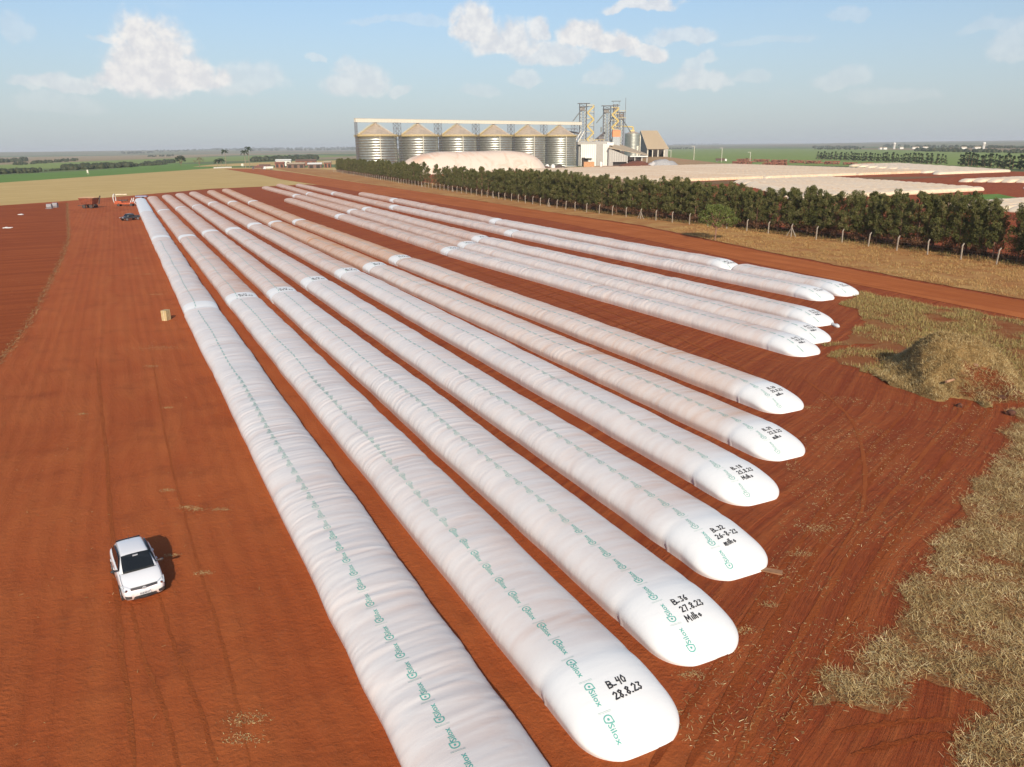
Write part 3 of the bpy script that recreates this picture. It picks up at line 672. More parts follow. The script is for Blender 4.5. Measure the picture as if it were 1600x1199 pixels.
for ri, (SS, TT, DU, warm, flip_first, wr) in enumerate(ROWS):
    for k in range(len(SS) - 1):
        seed += 17
        s0, s1 = SS[k], SS[k + 1]
        near_joint = k > 0
        # every bag's folded tail slips under the next one, except where both ends lie free
        free = (k == 0) or (ri == 11 and k == 1)
        tail = 0 if free else 2.5
        a = Vector((*ST(s0 - tail, np.interp(s0 - tail, SS, TT)), 0)); b = Vector((*ST(s1 - (3.2 if (ri == 11 and k == 0) else 0), TT[k + 1]), 0))
        if ri == 11 and k == 0: b = Vector((*ST(86.5, 79.0), 0))
        d = b - a; L = d.length; rz = math.atan2(d.y, d.x)
        D = a.length
        ds, nu = (.085, 34) if D < 60 else (.15, 24) if D < 130 else (.3, 16)
        P, tr, cl, x = bag_grid(L, ds, nu, seed, amp=.85 if D < 60 else 1.3 if D < 130 else 1.8, smooth_end=22 if k == 0 and ri > 0 else 5, endl=3.7 if free else 6.6, clean=3.2 if free else 5.6, soft=1.8 if free else .35)
        if ri == 0 and k == 3: cl = np.maximum(cl, .55); 
        root = empty('grain_bag', a, rz)
        me = bag_mesh(P, tr, cl, x)
        o = link(bpy.data.objects.new('film', me), root)
        rr = random.Random(seed)
        o['dust'] = float(DU[k]); o['warm'] = float(warm); o['seed'] = float(rr.uniform(0, 500))
        look = ('clean bright white' if DU[k] < .25 else 'dusty white' if DU[k] <= .5 else 'pinkish dust-covered' if warm < .6 else 'orange dust-covered')
        txt = wr[k] if k < len(wr) else ''
        extra = (' marked %s' % txt.split('|')[0]) if (txt and k == 0) else ''
        tag(root, '%s grain bag, %s in the %s%s' % (look, segn[k], ordn[ri], extra), 'grain bag', 'long filled grain bags lying in rows')
        # printed name, repeated along the left of the crown
        if not (k > 1 or D > 190):
            flip = not flip_first; items = []; bitems = []
            x0 = .75 if free else 3.0
            y0 = .62 + rr.uniform(-.08, .08)
            first = True
            while x0 < min(L - 1, 78):
                dd = D + x0
                yy = y0 + .05 * math.sin(x0 * .3 + seed)
                if x0 < 3.5: yy += .12
                if dd < 62:
                    items.append((*LOGO, x0, yy, flip, .016)); bitems.append((*BARS, x0, yy, flip, .016))
                elif dd < 200: items.append((LOGO_FAR[0] * np.array([1, .85]), LOGO_FAR[1], x0, yy, flip, .022))
                x0 += 1.16
            near_ = [q for q in items if q[1] is LOGO[1]]; far_ = [q for q in items if q[1] is not LOGO[1]]
            n1s = [q for q in near_ if q[2] + D < 34]; n2s = [q for q in near_ if q[2] + D >= 34]
            if n1s: printing('printed_name', P, x, n1s, M_print, root)['kind'] = 'stuff'
            if n2s: printing('printed_name', P, x, n2s, M_print_mid, root)['kind'] = 'stuff'
            if far_: printing('printed_dashes', P, x, far_, M_print2, root)['kind'] = 'stuff'
            if bitems: printing('printed_bars', P, x, bitems, M_print2, root)['kind'] = 'stuff'
        if txt:
            rs_ = np.random.RandomState(seed)
            hv, ht = hand(txt.split('|'), .255 if k == 0 else .36, rs_, .05 if k == 0 else .075)
            # lines of writing run across the bag: turn the letters a quarter
            ang = R(90 - 4); ca, sa = math.cos(ang), math.sin(ang)
            hv2 = np.stack([hv[:, 1], -hv[:, 0]], -1)          # a = up the letter (away from camera), b = -reading
            printing('handwriting', P, x, [(hv2, ht, 1.85 if k == 0 else 4.3 if ri != 11 else 1.75, -.30, True, .016)], M_ink, root)
        # rope tying the bunched tail of the third free end
        if ri == 9 and k == 0:
            tl = MB(); rs2 = np.random.RandomState(3)
            prof = [(.02, 0), (.22, .25), (.16, .6), (.30, .95), (.24, 1.35), (.05, 1.6)]
            for i in range(len(prof) - 1):
                pass
            vs = []; fs = []; nn = 12
            for i, (r, l) in enumerate(prof):
                for q in range(nn):
                    t = 2 * math.pi * q / nn; rrn = r * (1 + rs2.uniform(-.25, .25))
                    vs.append((-l + .3, .35 * l - .9 + rrn * math.cos(t), max(.01, .2 + rrn * .8 * math.sin(t))))
            for i in range(len(prof) - 1):
                for q in range(nn): fs.append((i * nn + q, i * nn + (q + 1) % nn, (i + 1) * nn + (q + 1) % nn, (i + 1) * nn + q))
            tl.add(vs, fs).build('bunched_tail', worn('tail_film', (.75, .75, .73), .5), root, True)

# packed bags beyond the windbreak, lying the other way
Pf, trf, clf, xf = bag_grid(64, .8, 9, 7, amp=2.6)
far_me = bag_mesh(Pf, trf, clf * .3, xf)
Pn, trn, cln, xn = bag_grid(64, .5, 13, 9, amp=2.2)
mid_me = bag_mesh(Pn, trn, cln * .3, xn)
def far_bag(me, s, t, L, label, dust, rr, group='grain bags packed side by side beyond the windbreak'):
    x_, y_ = ST(s, t)
    x2, y2 = ST(s, t + L)
    o = link(bpy.data.objects.new('grain_bag', me)); o.location = (x_, y_, 0); o.rotation_euler = (0, 0, math.atan2(y2 - y_, x2 - x_))
    o.scale = (L / 64, 1.28, 1.15)
    o['dust'] = dust; o['warm'] = .75; o['cream'] = .9; o['seed'] = rr.uniform(0, 400)
    tag(o, label, 'grain bag', group)
rr = random.Random(4)
for i in range(24):
    s = 196 + i * 4.75
    far_bag(mid_me, s, 206 + (s - 204) * .65 + rr.uniform(-1.5, 1.5), 95 - (s - 196) * .28, 'cream grain bag in the nearer packed block behind the eucalyptus row', .55 + rr.uniform(-.15, .2), rr)
for i in range(36):
    s = 311 + i * 4.9
    far_bag(far_me, s, 431 + (s - 311) * .70 + (i % 4) * 3.2 - 5, 66 - (s - 311) * .02 - (i % 4) * 2, 'cream grain bag in the block with stepped ends before the dark pines', .45 + rr.uniform(-.15, .2), rr)
for i in range(46):
    s = 334 + i * 5.3
    for j in range(3):
        t0 = 243 + (s - 323) * .20 + j * 71
        if t0 > 452 + (s - 377) * .97 - 10 and s > 377: continue
        far_bag(far_me, s, t0, 70, 'pale pinkish grain bag in the wide packed block before the silos', .72 + rr.uniform(-.2, .25), rr)
for i in range(6):
    s, t = 243 - i * 4.8, 352 + i * 3
    far_bag(mid_me, s, t, 64, 'cream grain bag in the small block at the right edge beyond the red track', .5, rr)
for i in range(3):
    far_bag(mid_me, 192 - i * 4.8, 318 + i * 6, 64, 'cream grain bag in the three beside the red track at the right edge', .5, rr)
for i in range(7):
    far_bag(mid_me, 148 - i * 4.8, 203 + i * 1.5, 64, 'cream grain bag glimpsed through the right end of the eucalyptus row', .5, rr)

# ================================================================== CAR
M_paint, _n, _b = new_mat('white_car_paint', (.78, .78, .79), .28); _b.inputs['Coat Weight'].default_value = .6; _b.inputs['Coat Roughness'].default_value = .05
_s = _n.node('ShaderNodeSeparateXYZ'); _n.l.new(_n.objc(), _s.inputs[0]); _k = _n.m('MULTIPLY', _n.rng(_s.outputs[2], .62, .25), _n.rng(_n.noise(_n.objc(), 5, 5, .7), .25, .7))
_n.put(_b.inputs['Base Color'], _n.mix(_n.m('MULTIPLY_ADD', _k, .75, .03), (.78, .78, .79), (.42, .17, .08))); _n.put(_b.inputs['Roughness'], _n.m('MULTIPLY_ADD', _k, .4, .25))
M_glass, _n, _b = new_mat('dark_glass', (.012, .014, .016), .06, spec=.6)
M_black = worn('black_plastic', (.022, .022, .024), .5, dust=.25)
M_tyre = worn('tyre_rubber', (.03, .028, .026), .85, dust=.6)
M_chrome, _n, _b = new_mat('chrome', (.7, .7, .72), .15, 1.0)
M_lamp, _n, _b = new_mat('lamp_lens', (.62, .64, .66), .1, .3)
M_rim = worn('grey_rim', (.35, .35, .36), .4, .5)
M_plate, _n, _b = new_mat('number_plate', (.62, .63, .66), .4)
def loft(name, rings, mat, parent, sub=1, closed=False, caps=True):
    n = len(rings[0]); vs = [p for r in rings for p in r]; fs = []
    for i in range(len(rings) - 1):
        for k in range(n if closed else n - 1):
            k2 = (k + 1) % n; fs.append((i * n + k, i * n + k2, (i + 1) * n + k2, (i + 1) * n + k))
    if caps: fs.append(tuple(range(n))[::-1]); fs.append(tuple((len(rings) - 1) * n + k for k in range(n)))
    o = MB().add(vs, fs).build(name, mat, parent, True)
    bm_ = o.data
    if sub:
        md = o.modifiers.new('smooth', 'SUBSURF'); md.levels = sub; md.render_levels = sub
    return o
def wheel(parent, c, r=.30, wd=.19, rim=M_rim, spokes=7):
    x, y, z = c; sg = 1 if y > 0 else -1
    t = MB().tube((x, y - wd / 2, z), (x, y + wd / 2, z), r, 22).build('wheel', M_tyre, parent, False)
    MB().tube((x, y, z), (x, y + sg * (wd / 2 + .012), z), r * .66, 18).build('rim', rim, t)
    mb = MB()
    for k in range(spokes):
        a = 2 * math.pi * k / spokes
        mb.box((x + math.cos(a + .4) * r * .36, y + sg * (wd / 2 + .01), z + math.sin(a + .4) * r * .36), (.05, .02, .05))
    mb.build('rim_slots', M_black, t)
    return t
def make_car():
    # x: 0 = nose, 3.89 = tail ; y: + = the car's right-hand side as seen from the camera's left ; z up
    root = empty('parked_car', (-15.02, 27.92, .12), 0)
    th = -.585
    root.rotation_euler = (0, 0, math.atan2(math.cos(th), math.sin(th)))   # +x runs rearward
    tag(root, 'white compact hatchback parked alone on the red soil left of the bags', 'car')
    st = [  # x, half width, belt z, under z, crown
        (.00, .60, .62, .24, .00), (.05, .70, .66, .20, .01), (.20, .79, .72, .18, .02), (.45, .815, .80, .18, .04), (.80, .825, .90, .18, .05), (1.10, .828, .945, .18, .045),
        (1.6, .83, .95, .18, .02), (2.4, .83, .965, .18, .02), (3.1, .83, .98, .18, .02), (3.5, .815, .99, .20, .02), (3.75, .78, .98, .24, .02), (3.86, .70, .92, .30, .01), (3.89, .62, .80, .36, .0)]
    rings = []
    for x, hw, zb, zu, cr in st:
        zm = zu + (zb - zu) * .5
        half = [(hw * .86, zu), (hw * .97, zu + .07), (hw * 1.0, zm - .05), (hw * 1.0, zm + .08), (hw * .975, zb - .07), (hw * .91, zb), (hw * .55, zb + cr * .8)]
        rings.append([(x, y, z) for y, z in half] + [(x, 0, zb + cr)] + [(x, -y, z) for y, z in half[::-1]])
    rings = [[tuple(p) for p in r] for r in rings]
    loft('body', rings, M_paint, root, 2, closed=True)
    # cabin : stations from windscreen foot to tail
    cb = [(1.02, .70, .955, .955), (1.30, .69, .945, 1.14), (1.72, .665, .95, 1.385), (1.95, .65, .955, 1.435), (2.6, .635, .96, 1.465), (3.2, .62, .97, 1.435), (3.42, .61, .975, 1.37), (3.66, .60, .98, 1.12), (3.78, .60, .96, .985)]
    def cab(x, hw, z0, z1):
        h = z1 - z0; ins = .115 * min(1, h / .45)
        return [(x, hw + .045, z0), (x, hw + .02 - ins * .45, z0 + h * .45), (x, hw - ins, z0 + h * .88), (x, hw - ins - .06 * min(1, h / .3), z0 + h * .985), (x, 0, z1 + .012 * min(1, h / .3)),
                (x, -(hw - ins - .06 * min(1, h / .3)), z0 + h * .985), (x, -(hw - ins), z0 + h * .88), (x, -(hw + .02 - ins * .45), z0 + h * .45), (x, -(hw + .045), z0)]
    rings = [cab(*q) for q in cb]
    loft('cabin', rings, M_paint, root, 2)
    def gl(name, pts, mat=M_glass, thick=.012, nrm=None, parent=root):
        P_ = [Vector(p) for p in pts]; nn = (P_[1] - P_[0]).cross(P_[2] - P_[0]).normalized()
        if nrm is not None and nn.dot(Vector(nrm)) < 0: nn = -nn
        k = len(P_); vs = [p + nn * thick for p in P_] + [p - nn * .03 for p in P_]
        fs = [tuple(range(k)), tuple(range(k, 2 * k))[::-1]] + [(i, (i + 1) % k, k + (i + 1) % k, k + i) for i in range(k)]
        return MB().add(vs, fs).build(name, mat, parent)
    ws = gl('windscreen', [(1.06, .60, .99), (1.02, .35, 1.0), (1.0, 0, 1.005), (1.02, -.35, 1.0), (1.06, -.60, .99), (1.40, -.575, 1.215), (1.71, -.535, 1.395), (1.70, -.25, 1.42), (1.69, 0, 1.425), (1.70, .25, 1.42), (1.71, .535, 1.395), (1.40, .575, 1.215)], thick=.03, nrm=(-1, 0, 1))
    MB().box((1.62, 0, 1.385), (.05, .20, .05)).build('mirror', worn('interior_mirror', (.4, .4, .42), .3), ws)
    MB().tube((1.09, .50, 1.045), (1.10, -.05, 1.05), .014, 5).tube((1.085, .0, 1.045), (1.10, -.5, 1.045), .014, 5).build('wiper', M_black, ws)
    for sg in (1, -1):
        y0, y1 = .715 * sg, .60 * sg
        gl('side_window', [(1.30, y0 * 1.0, 1.0), (2.14, y0, 1.0), (2.14, y1 * .985, 1.375), (1.80, y1, 1.345)], nrm=(0, sg, .2), thick=.028)
        gl('side_window', [(2.22, y0, 1.0), (3.0, y0 * .985, 1.02), (2.92, y1 * .98, 1.37), (2.22, y1 * .98, 1.385)], nrm=(0, sg, .2), thick=.028)
        gl('side_window', [(3.06, y0 * .98, 1.03), (3.36, y0 * .95, 1.10), (3.18, y1 * .965, 1.33), (2.98, y1 * .975, 1.36)], nrm=(0, sg, .2), thick=.028)
        mb = MB(); mb.box((2.18, .834 * sg, .60), (.012, .012, .62)); mb.box((1.22, .830 * sg, .58), (.012, .012, .60)); mb.box((3.02, .832 * sg, .66), (.012, .012, .5))
        mb.build('door_seam', M_black, root)
        for hx in (2.02, 2.86): MB().box((hx, .842 * sg, .82), (.16, .03, .035)).build('door_handle', M_paint, root)
        # mirror housing
        vs = MB(); vs.tube((1.36, .74 * sg, 1.0), (1.34, .86 * sg, 1.03), .04, 6)
        mo = vs.build('mirror_arm', M_black, root)
        o = loft('mirror_housing', [[(1.30 + dx, (.86 + dy) * sg, 1.04 + dz) for dx, dz in ((-.05 * s_1, -.06 * s_1), (.07 * s_1, -.07 * s_1), (.08 * s_1, .05 * s_1), (-.02 * s_1, .07 * s_1))] for dy, s_1 in ((-.02, .8), (.06, 1.1), (.13, 1.0), (.17, .6))], M_black, mo, 1, closed=True)
        # headlamp
        hl = gl('headlight', [(.10, .77 * sg, .60), (.055, .50 * sg, .60), (.13, .50 * sg, .705), (.40, .80 * sg, .80), (.46, .822 * sg, .74)], M_lamp, .03, nrm=(-1, sg * .4, .6))
        MB().tube((.10, .66 * sg, .655), (.055, .66 * sg, .65), .05, 10).build('bulb', M_chrome, hl)
        gl('fog_lamp_recess', [(.03, .72 * sg, .33), (-.005, .52 * sg, .30), (-.005, .50 * sg, .40), (.05, .74 * sg, .44)], M_black, .03, nrm=(-1, sg * .2, 0))
        gl('tail_light', [(3.86, .66 * sg, .74), (3.82, .68 * sg, .92), (3.70, .74 * sg, .92), (3.80, .745 * sg, .72)], worn('red_lens', (.35, .01, .01), .15, dust=0), .02, nrm=(.5, sg, 0))
        for wx in (.72, 3.19): wheel(root, (wx, .74 * sg, .29), .29)
        mb = MB()
        for wx in (.72, 3.19):
            mb.lathe([(.345, 0), (.37, .0)], 20)
        # dark arches round the wheels
        mb = MB()
        for wx in (.72, 3.19):
            vs = []; fs = []
            for q in range(13):
                a = math.pi * q / 12
                for r_, yy in ((.30, .832), (.355, .838)): vs.append((wx + r_ * math.cos(a), yy * sg, .29 + r_ * math.sin(a)))
            for q in range(12): fs.append((2 * q, 2 * q + 1, 2 * q + 3, 2 * q + 2))
            mb.add(vs, fs)
        mb.build('wheel_arch', M_black, root)
    g = gl('grille', [(.045, .50, .615), (.02, 0, .60), (.045, -.50, .615), (.10, -.50, .70), (.075, 0, .70), (.10, .50, .70)], M_black, .035, nrm=(-1, 0, .3))
    MB().tube((.02, .50, .66), (-.005, 0, .65), .010, 5).tube((-.005, 0, .65), (.02, -.50, .66), .010, 5).build('chrome_strip', M_chrome, g)
    # round badge : ring with the two stacked letters V and W
    mb = MB(); c0 = Vector((-.012, 0, .652)); 
    for i in range(20):
        a, b_ = 2 * math.pi * i / 20, 2 * math.pi * (i + 1) / 20; r_ = .062
        mb.tube(c0 + Vector((0, r_ * math.cos(a), r_ * math.sin(a))), c0 + Vector((0, r_ * math.cos(b_), r_ * math.sin(b_))), .009, 4)
    for pts in ([(-.028, .055), (0, .012), (.028, .055)], [(-.052, .02), (-.026, -.05), (0, .0), (.026, -.05), (.052, .02)]):
        for p, q in zip(pts, pts[1:]): mb.tube(c0 + Vector((-.004, p[0], p[1])), c0 + Vector((-.004, q[0], q[1])), .007, 4)
    mb.build('badge', M_plate, root)
    gl('lower_intake', [(.01, .46, .24), (-.015, 0, .22), (.01, -.46, .24), (.005, -.40, .345), (-.02, 0, .345), (.005, .40, .345)], M_black, .03, nrm=(-1, 0, 0))
    pl = MB().box((-.045, 0, .46), (.02, .40, .13)).build('number_plate', M_plate, root)
    v, t = text_tris('RHK4D27', .11)
    v = v - (v.max(0) + v.min(0)) / 2
    np_mesh('plate_lettering', np.stack([np.full(len(v), -.057), -v[:, 0] * .8, .452 + v[:, 1]], -1), t, M_black, pl)
    MB().tube((3.1, 0, 1.455), (3.22, 0, 1.60), .008, 5).build('aerial', M_black, root)
    # bonnet and tailgate seams
    mb = MB()
    for sg in (1, -1):
        for p, q in zip([(.16, .73 * sg, .722), (.45, .745 * sg, .808), (.8, .75 * sg, .905)], [(.45, .745 * sg, .808), (.8, .75 * sg, .905), (1.06, .73 * sg, .955)]): mb.tube(p, q, .007, 4)
    mb.tube((1.0, -.66, .972), (.97, 0, .985), .009, 4).tube((.97, 0, .985), (1.0, .66, .972), .009, 4).tube((3.42, -.5, 1.392), (3.42, .5, 1.392), .009, 4)
    mb.build('panel_gap', M_black, root)
    # ditches at the roof sides
    mb = MB()
    for sg in (1, -1):
        pts = [(1.78, .555 * sg, 1.402), (2.2, .54 * sg, 1.443), (2.7, .53 * sg, 1.452), (3.2, .515 * sg, 1.424)]
        for p, q in zip(pts, pts[1:]): mb.tube(p, q, .008, 4)
    mb.build('roof_moulding', M_black, root)
    gl('rear_window', [(3.50, .47, 1.33), (3.50, -.47, 1.33), (3.69, -.52, 1.08), (3.69, .52, 1.08)], nrm=(1, 0, .5), thick=.03)
make_car()

# ================================================================== small things in the yard
M_card = worn('straw_coloured_board', (.45, .34, .17), .85, var=.2)
cx, cy = gnd(258, 503)
q = empty('carton', (cx, cy, .12), R(-10)); tag(q, 'beige taped carton standing alone beside the leftmost bag row', 'carton')
q.scale = (.85, .85, 1.0); MB().box((0, .35, .55), (.72, .9, 1.1)).build('box_body', M_card, q)
MB().box((0, .35, 1.105), (.1, .9, .012)).box((0, -.105, .55), (.1, .012, 1.1)).build('tape', worn('pale_tape', (.6, .5, .33), .4), q)
MB().box((-.19, .35, 1.112), (.32, .88, .01)).box((.19, .35, 1.112), (.32, .88, .01)).build('lid_flap', M_card, q)
# boards
M_board = worn('sawn_board', (.34, .17, .08), .85, var=.3)
a, b_ = Vector((*gnd(1168, 890), .16)), Vector((*gnd(1222, 901), .17))
mb = MB(); d = b_ - a; mb.box((a + b_) / 2, (d.length, .34, .05), math.atan2(d.y, d.x)); tag(mb.build('board', M_board), 'reddish wooden board on the soil at the end of the bag marked B_32', 'board')
# two grey drums of film and a white scrap far left
M_greyp = worn('grey_plastic', (.27, .26, .27), .5)
for i, (px, py) in enumerate(((74, 327), (83, 325))):
    x, y = gnd(px, py); mb = MB().tube((x, y, .9), (x + 1.5, y + .3, .9), .8, 12); mb.box((x + .7, y, .15), (1.9, 1.4, .2))
    tag(mb.build('film_roll', M_greyp), 'grey roll of film lying at the %s of the pair at far left' % ('left', 'right')[i], 'film roll', 'two grey rolls by the field edge')
M_whitep = worn('white_scrap', (.7, .7, .68), .5)
for (px, py, lab) in ((10, 358, 'pale crumpled plastic sheet near the left edge of the tilled strip'), (33, 337, 'small white sack on the tilled strip below the stubble field')):
    x, y = gnd(px, py); mb = MB(); rr = random.Random(px)
    for k in range(7): mb.box((x + rr.uniform(-.9, .9) * (1 if px < 20 else .4), y + rr.uniform(-.5, .5), .2 + .12), (rr.uniform(.4, 1.1), rr.uniform(.3, .7), rr.uniform(.1, .35)), rr.uniform(0, 3))
    tag(mb.build('plastic_scrap', M_whitep), lab, 'scrap')

# ---- red grain wagon
M_red = worn('rusty_red_steel', (.22, .055, .025), .6, var=.25, dust=.4)
M_darkst = worn('dark_steel', (.05, .045, .042), .6, dust=.4)
M_grainc = worn('tan_cover', (.55, .33, .17), .8)
def wagon(px, py, D=None):
    x, y = gnd(px, py)
    r = empty('grain_wagon', (x, y, .12), R(-8)); tag(r, 'rust red grain wagon with tan cover standing on the far left of the yard', 'trailer')
    v = [(-1.9, -1.3, 1.3), (1.9, -1.3, 1.3), (1.9, 1.3, 1.3), (-1.9, 1.3, 1.3), (-2.6, -1.7, 3.3), (2.6, -1.7, 3.3), (2.6, 1.7, 3.3), (-2.6, 1.7, 3.3)]
    MB().add(v, [(0, 1, 2, 3), (0, 4, 5, 1), (1, 5, 6, 2), (2, 6, 7, 3), (3, 7, 4, 0)]).build('hopper', M_red, r)
    mb = MB()
    for k in range(7):
        f = -2.5 + k * 5 / 6; mb.bar((f * .73, -1.34, 1.3), (f, -1.74, 3.3), .12)
    mb.build('rib', M_red, r)
    MB().add([(-2.7, -1.8, 3.3), (2.7, -1.8, 3.3), (2.7, 1.8, 3.3), (-2.7, 1.8, 3.3), (-2.2, 0, 3.65), (2.2, 0, 3.65)], [(0, 1, 5, 4), (1, 2, 5), (2, 3, 4, 5), (3, 0, 4)]).build('cover', M_grainc, r)
    MB().box((0, 0, 1.0), (4.4, 1.0, .3)).box((-3.2, 0, .8), (2.2, .2, .2)).build('chassis', M_darkst, r)
    for sx_ in (-1.2, 1.3):
        for sy in (-1.25, 1.25): wheel(r, (sx_, sy, .62), .62, .42, M_darkst)
    MB().tube((2.3, 1.5, 1.2), (3.1, 1.5, 3.9), .22, 8).build('auger', M_darkst, r)
wagon(141, 326)
# ---- orange bagging machine feeding the leftmost row
M_orange = worn('orange_paint', (.46, .085, .025), .5, dust=.3)
x, y = gnd(193, 323)
r = empty('bagging_machine', (x, y, .12), R(2)); tag(r, 'orange bagging machine with white hoop at the far end of the leftmost bag row', 'farm machine')
r.scale = (.85, .85, .85); MB().box((0, 0, 1.1), (6.5, 1.1, .5)).box((-1.6, 0, 1.7), (2.6, 1.4, .7)).box((3.9, 0, 1.3), (1.6, 2.2, .4)).build('frame', M_orange, r)
mb = MB()
for i in range(22):
    a, b_ = 2 * math.pi * i / 22, 2 * math.pi * (i + 1) / 22
    mb.tube((-3.2 + .1, 1.0 * math.cos(a) * 1.1 + 0, 3.0 + 1.7 * math.sin(a)), (-3.1, 1.1 * math.cos(b_), 3.0 + 1.7 * math.sin(b_)), .16, 6)
mb.build('hoop', worn('white_paint', (.72, .72, .68), .5), r)
MB().tube((-2.4, 0, 4.5), (2.0, 0, 4.5), .28, 8).build('auger_tube', worn('cream_paint', (.62, .52, .36), .5), r)
MB().box((0.3, 0, 2.3), (3.2, 1.2, .35)).build('hopper_lid', M_darkst, r)
MB().tube((3.0, .8, 1.0), (4.2, .8, 3.2), .12, 6).tube((3.0, -.8, 1.0), (4.2, -.8, 3.2), .12, 6).tube((5.0, -.6, 1.0), (4.4, -.6, 2.6), .12, 6).build('strut', worn('white_steel', (.7, .7, .68), .5), r)
for sx_ in (-1.5, 3.5):
    for sy in (-.9, .9): wheel(r, (sx_, sy, .55), .55, .3, M_darkst)
# small blue grey trailer just behind the bag
x, y = gnd(222, 312)
r = empty('utility_trailer', (x, y, .12), R(5)); tag(r, 'small blue grey trailer behind the far tip of the leftmost row', 'trailer')
MB().box((0, 0, 1.1), (4.2, 1.8, .5)).build('bed', worn('blue_grey_paint', (.22, .25, .36), .5), r)
for sy in (-.9, .9): wheel(r, (0, sy, .45), .45, .25, M_greyp)
# dark pickup
x, y = gnd(204, 345)
r = empty('pickup_truck', (x, y, .12), R(62)); tag(r, 'dark grey pickup truck parked beside the far part of the leftmost row', 'pickup truck')
M_dpaint, _n, _b = new_mat('dark_grey_paint', (.035, .037, .042), .3); _b.inputs['Coat Weight'].default_value = .5
st = [(-2.6, .80, .85, .45), (-2.5, .9, 1.05, .4), (-1.4, .93, 1.12, .4), (0, .93, 1.15, .4), (2.5, .92, 1.15, .45), (2.6, .85, 1.1, .5)]
loft('body', [[(x_, w_ * .9, u), (x_, w_, u + .2), (x_, w_, z * .75), (x_, w_ * .95, z), (x_, -w_ * .95, z), (x_, -w_, z * .75), (x_, -w_, u + .2), (x_, -w_ * .9, u)] for x_, w_, z, u in st], M_dpaint, r, 1, closed=True)
loft('cabin', [[(x_, w_, 1.1), (x_, w_ - .15 * (z - 1.1), z), (x_, -w_ + .15 * (z - 1.1), z), (x_, -w_, 1.1)] for x_, w_, z in ((-1.35, .85, 1.12), (-.75, .84, 1.72), (.6, .82, 1.76), (.9, .84, 1.15))], M_dpaint, r, 0, closed=True)
MB().add([(-1.28, .72, 1.22), (-1.28, -.72, 1.22), (-.80, -.66, 1.68), (-.80, .66, 1.68)], [(0, 1, 2, 3)]).build('windscreen', M_glass, r)
for sg in (1, -1): MB().box((-2.62, .62 * sg, .85), (.06, .36, .16)).build('headlight', M_lamp, r)
MB().box((-2.64, 0, .82), (.06, .8, .2)).build('grille', M_chrome, r)
MB().box((1.7, 0, 1.14), (1.5, 1.5, .10)).build('bed', M_darkst, r)
for sx_ in (-1.7, 1.6):
    for sy in (-.86, .86): wheel(r, (sx_, sy, .38), .38, .24)

# ================================================================== SILO PLANT
def galv(name, tint=(.42, .43, .42)):
    mt, n, b = new_mat(name, tint, .38, .75)
    o = n.objc()
    f = n.noise(n.mapping(o, scale=(.4, .4, .9)), 1, 5, .6); g = n.noise(n.mapping(o, scale=(.6, .6, .05)), 1, 4, .6)
    c = n.mix(n.rng(f, .3, .7), tuple(x * .86 for x in tint), tuple(x * 1.1 for x in tint))
    c = n.mix(n.m('MULTIPLY', n.rng(g, .5, .75), .3), c, (.42, .33, .25))
    n.put(b.inputs['Base Color'], c); n.put(b.inputs['Roughness'], n.rng(f, .2, .8, .36, .42))
    return mt
M_galv = galv('galvanised_steel', (.44, .445, .39)); M_roofm = galv('dusty_galvanised_roof', (.52, .42, .32)); M_roofm.node_tree.nodes['Principled BSDF'].inputs['Metallic'].default_value = .25
M_roofm.node_tree.nodes['Principled BSDF'].inputs['Roughness'].default_value = .6
M_yellow = worn('yellow_paint', (.62, .47, .16), .5, dust=.25)
M_cream = worn('cream_cladding', (.66, .61, .50), .6, var=.06, dust=.12)
M_white = worn('white_cladding', (.72, .70, .64), .6, var=.06, dust=.15)
M_greyc = worn('grey_cladding', (.36, .345, .31), .6, var=.1, dust=.3)
M_tanroof = worn('dusty_roof_sheet', (.42, .33, .22), .7, var=.1, dust=.2)
M_lattice = worn('dark_lattice_steel', (.13, .12, .12), .6, dust=.3)
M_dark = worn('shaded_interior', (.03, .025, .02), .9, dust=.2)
M_pink = None
def dust_tarp():
    mt, n, b = new_mat('dusty_white_tarpaulin', (.7, .6, .55), .6)
    o = n.objc(); f = n.noise(n.mapping(o, scale=(.09, .05, .12)), 1, 6, .65, dist=1.2); s = n.node('ShaderNodeSeparateXYZ'); n.l.new(n.node('ShaderNodeNewGeometry').outputs['Normal'], s.inputs[0])
    k = n.m('ADD', n.m('MULTIPLY', s.outputs[2], .55), n.m('MULTIPLY', n.rng(f, .45, .65), .5))
    n.put(b.inputs['Base Color'], n.mix(n.m('MULTIPLY', k, .72, clamp=True), (.74, .66, .55), (.60, .34, .22)))
    n.put(b.inputs['Normal'], n.bump(f, .5, .5))
    return mt
P0 = Vector((-103.8, 637.0, 0)); DP = Vector((30.12, 25.2, 0)); DPn = DP.normalized(); PERP = Vector((DPn.y, -DPn.x, 0))   # PERP points towards the camera side
SR = 15.8; EAVE = 27.3; APEX = 36.6
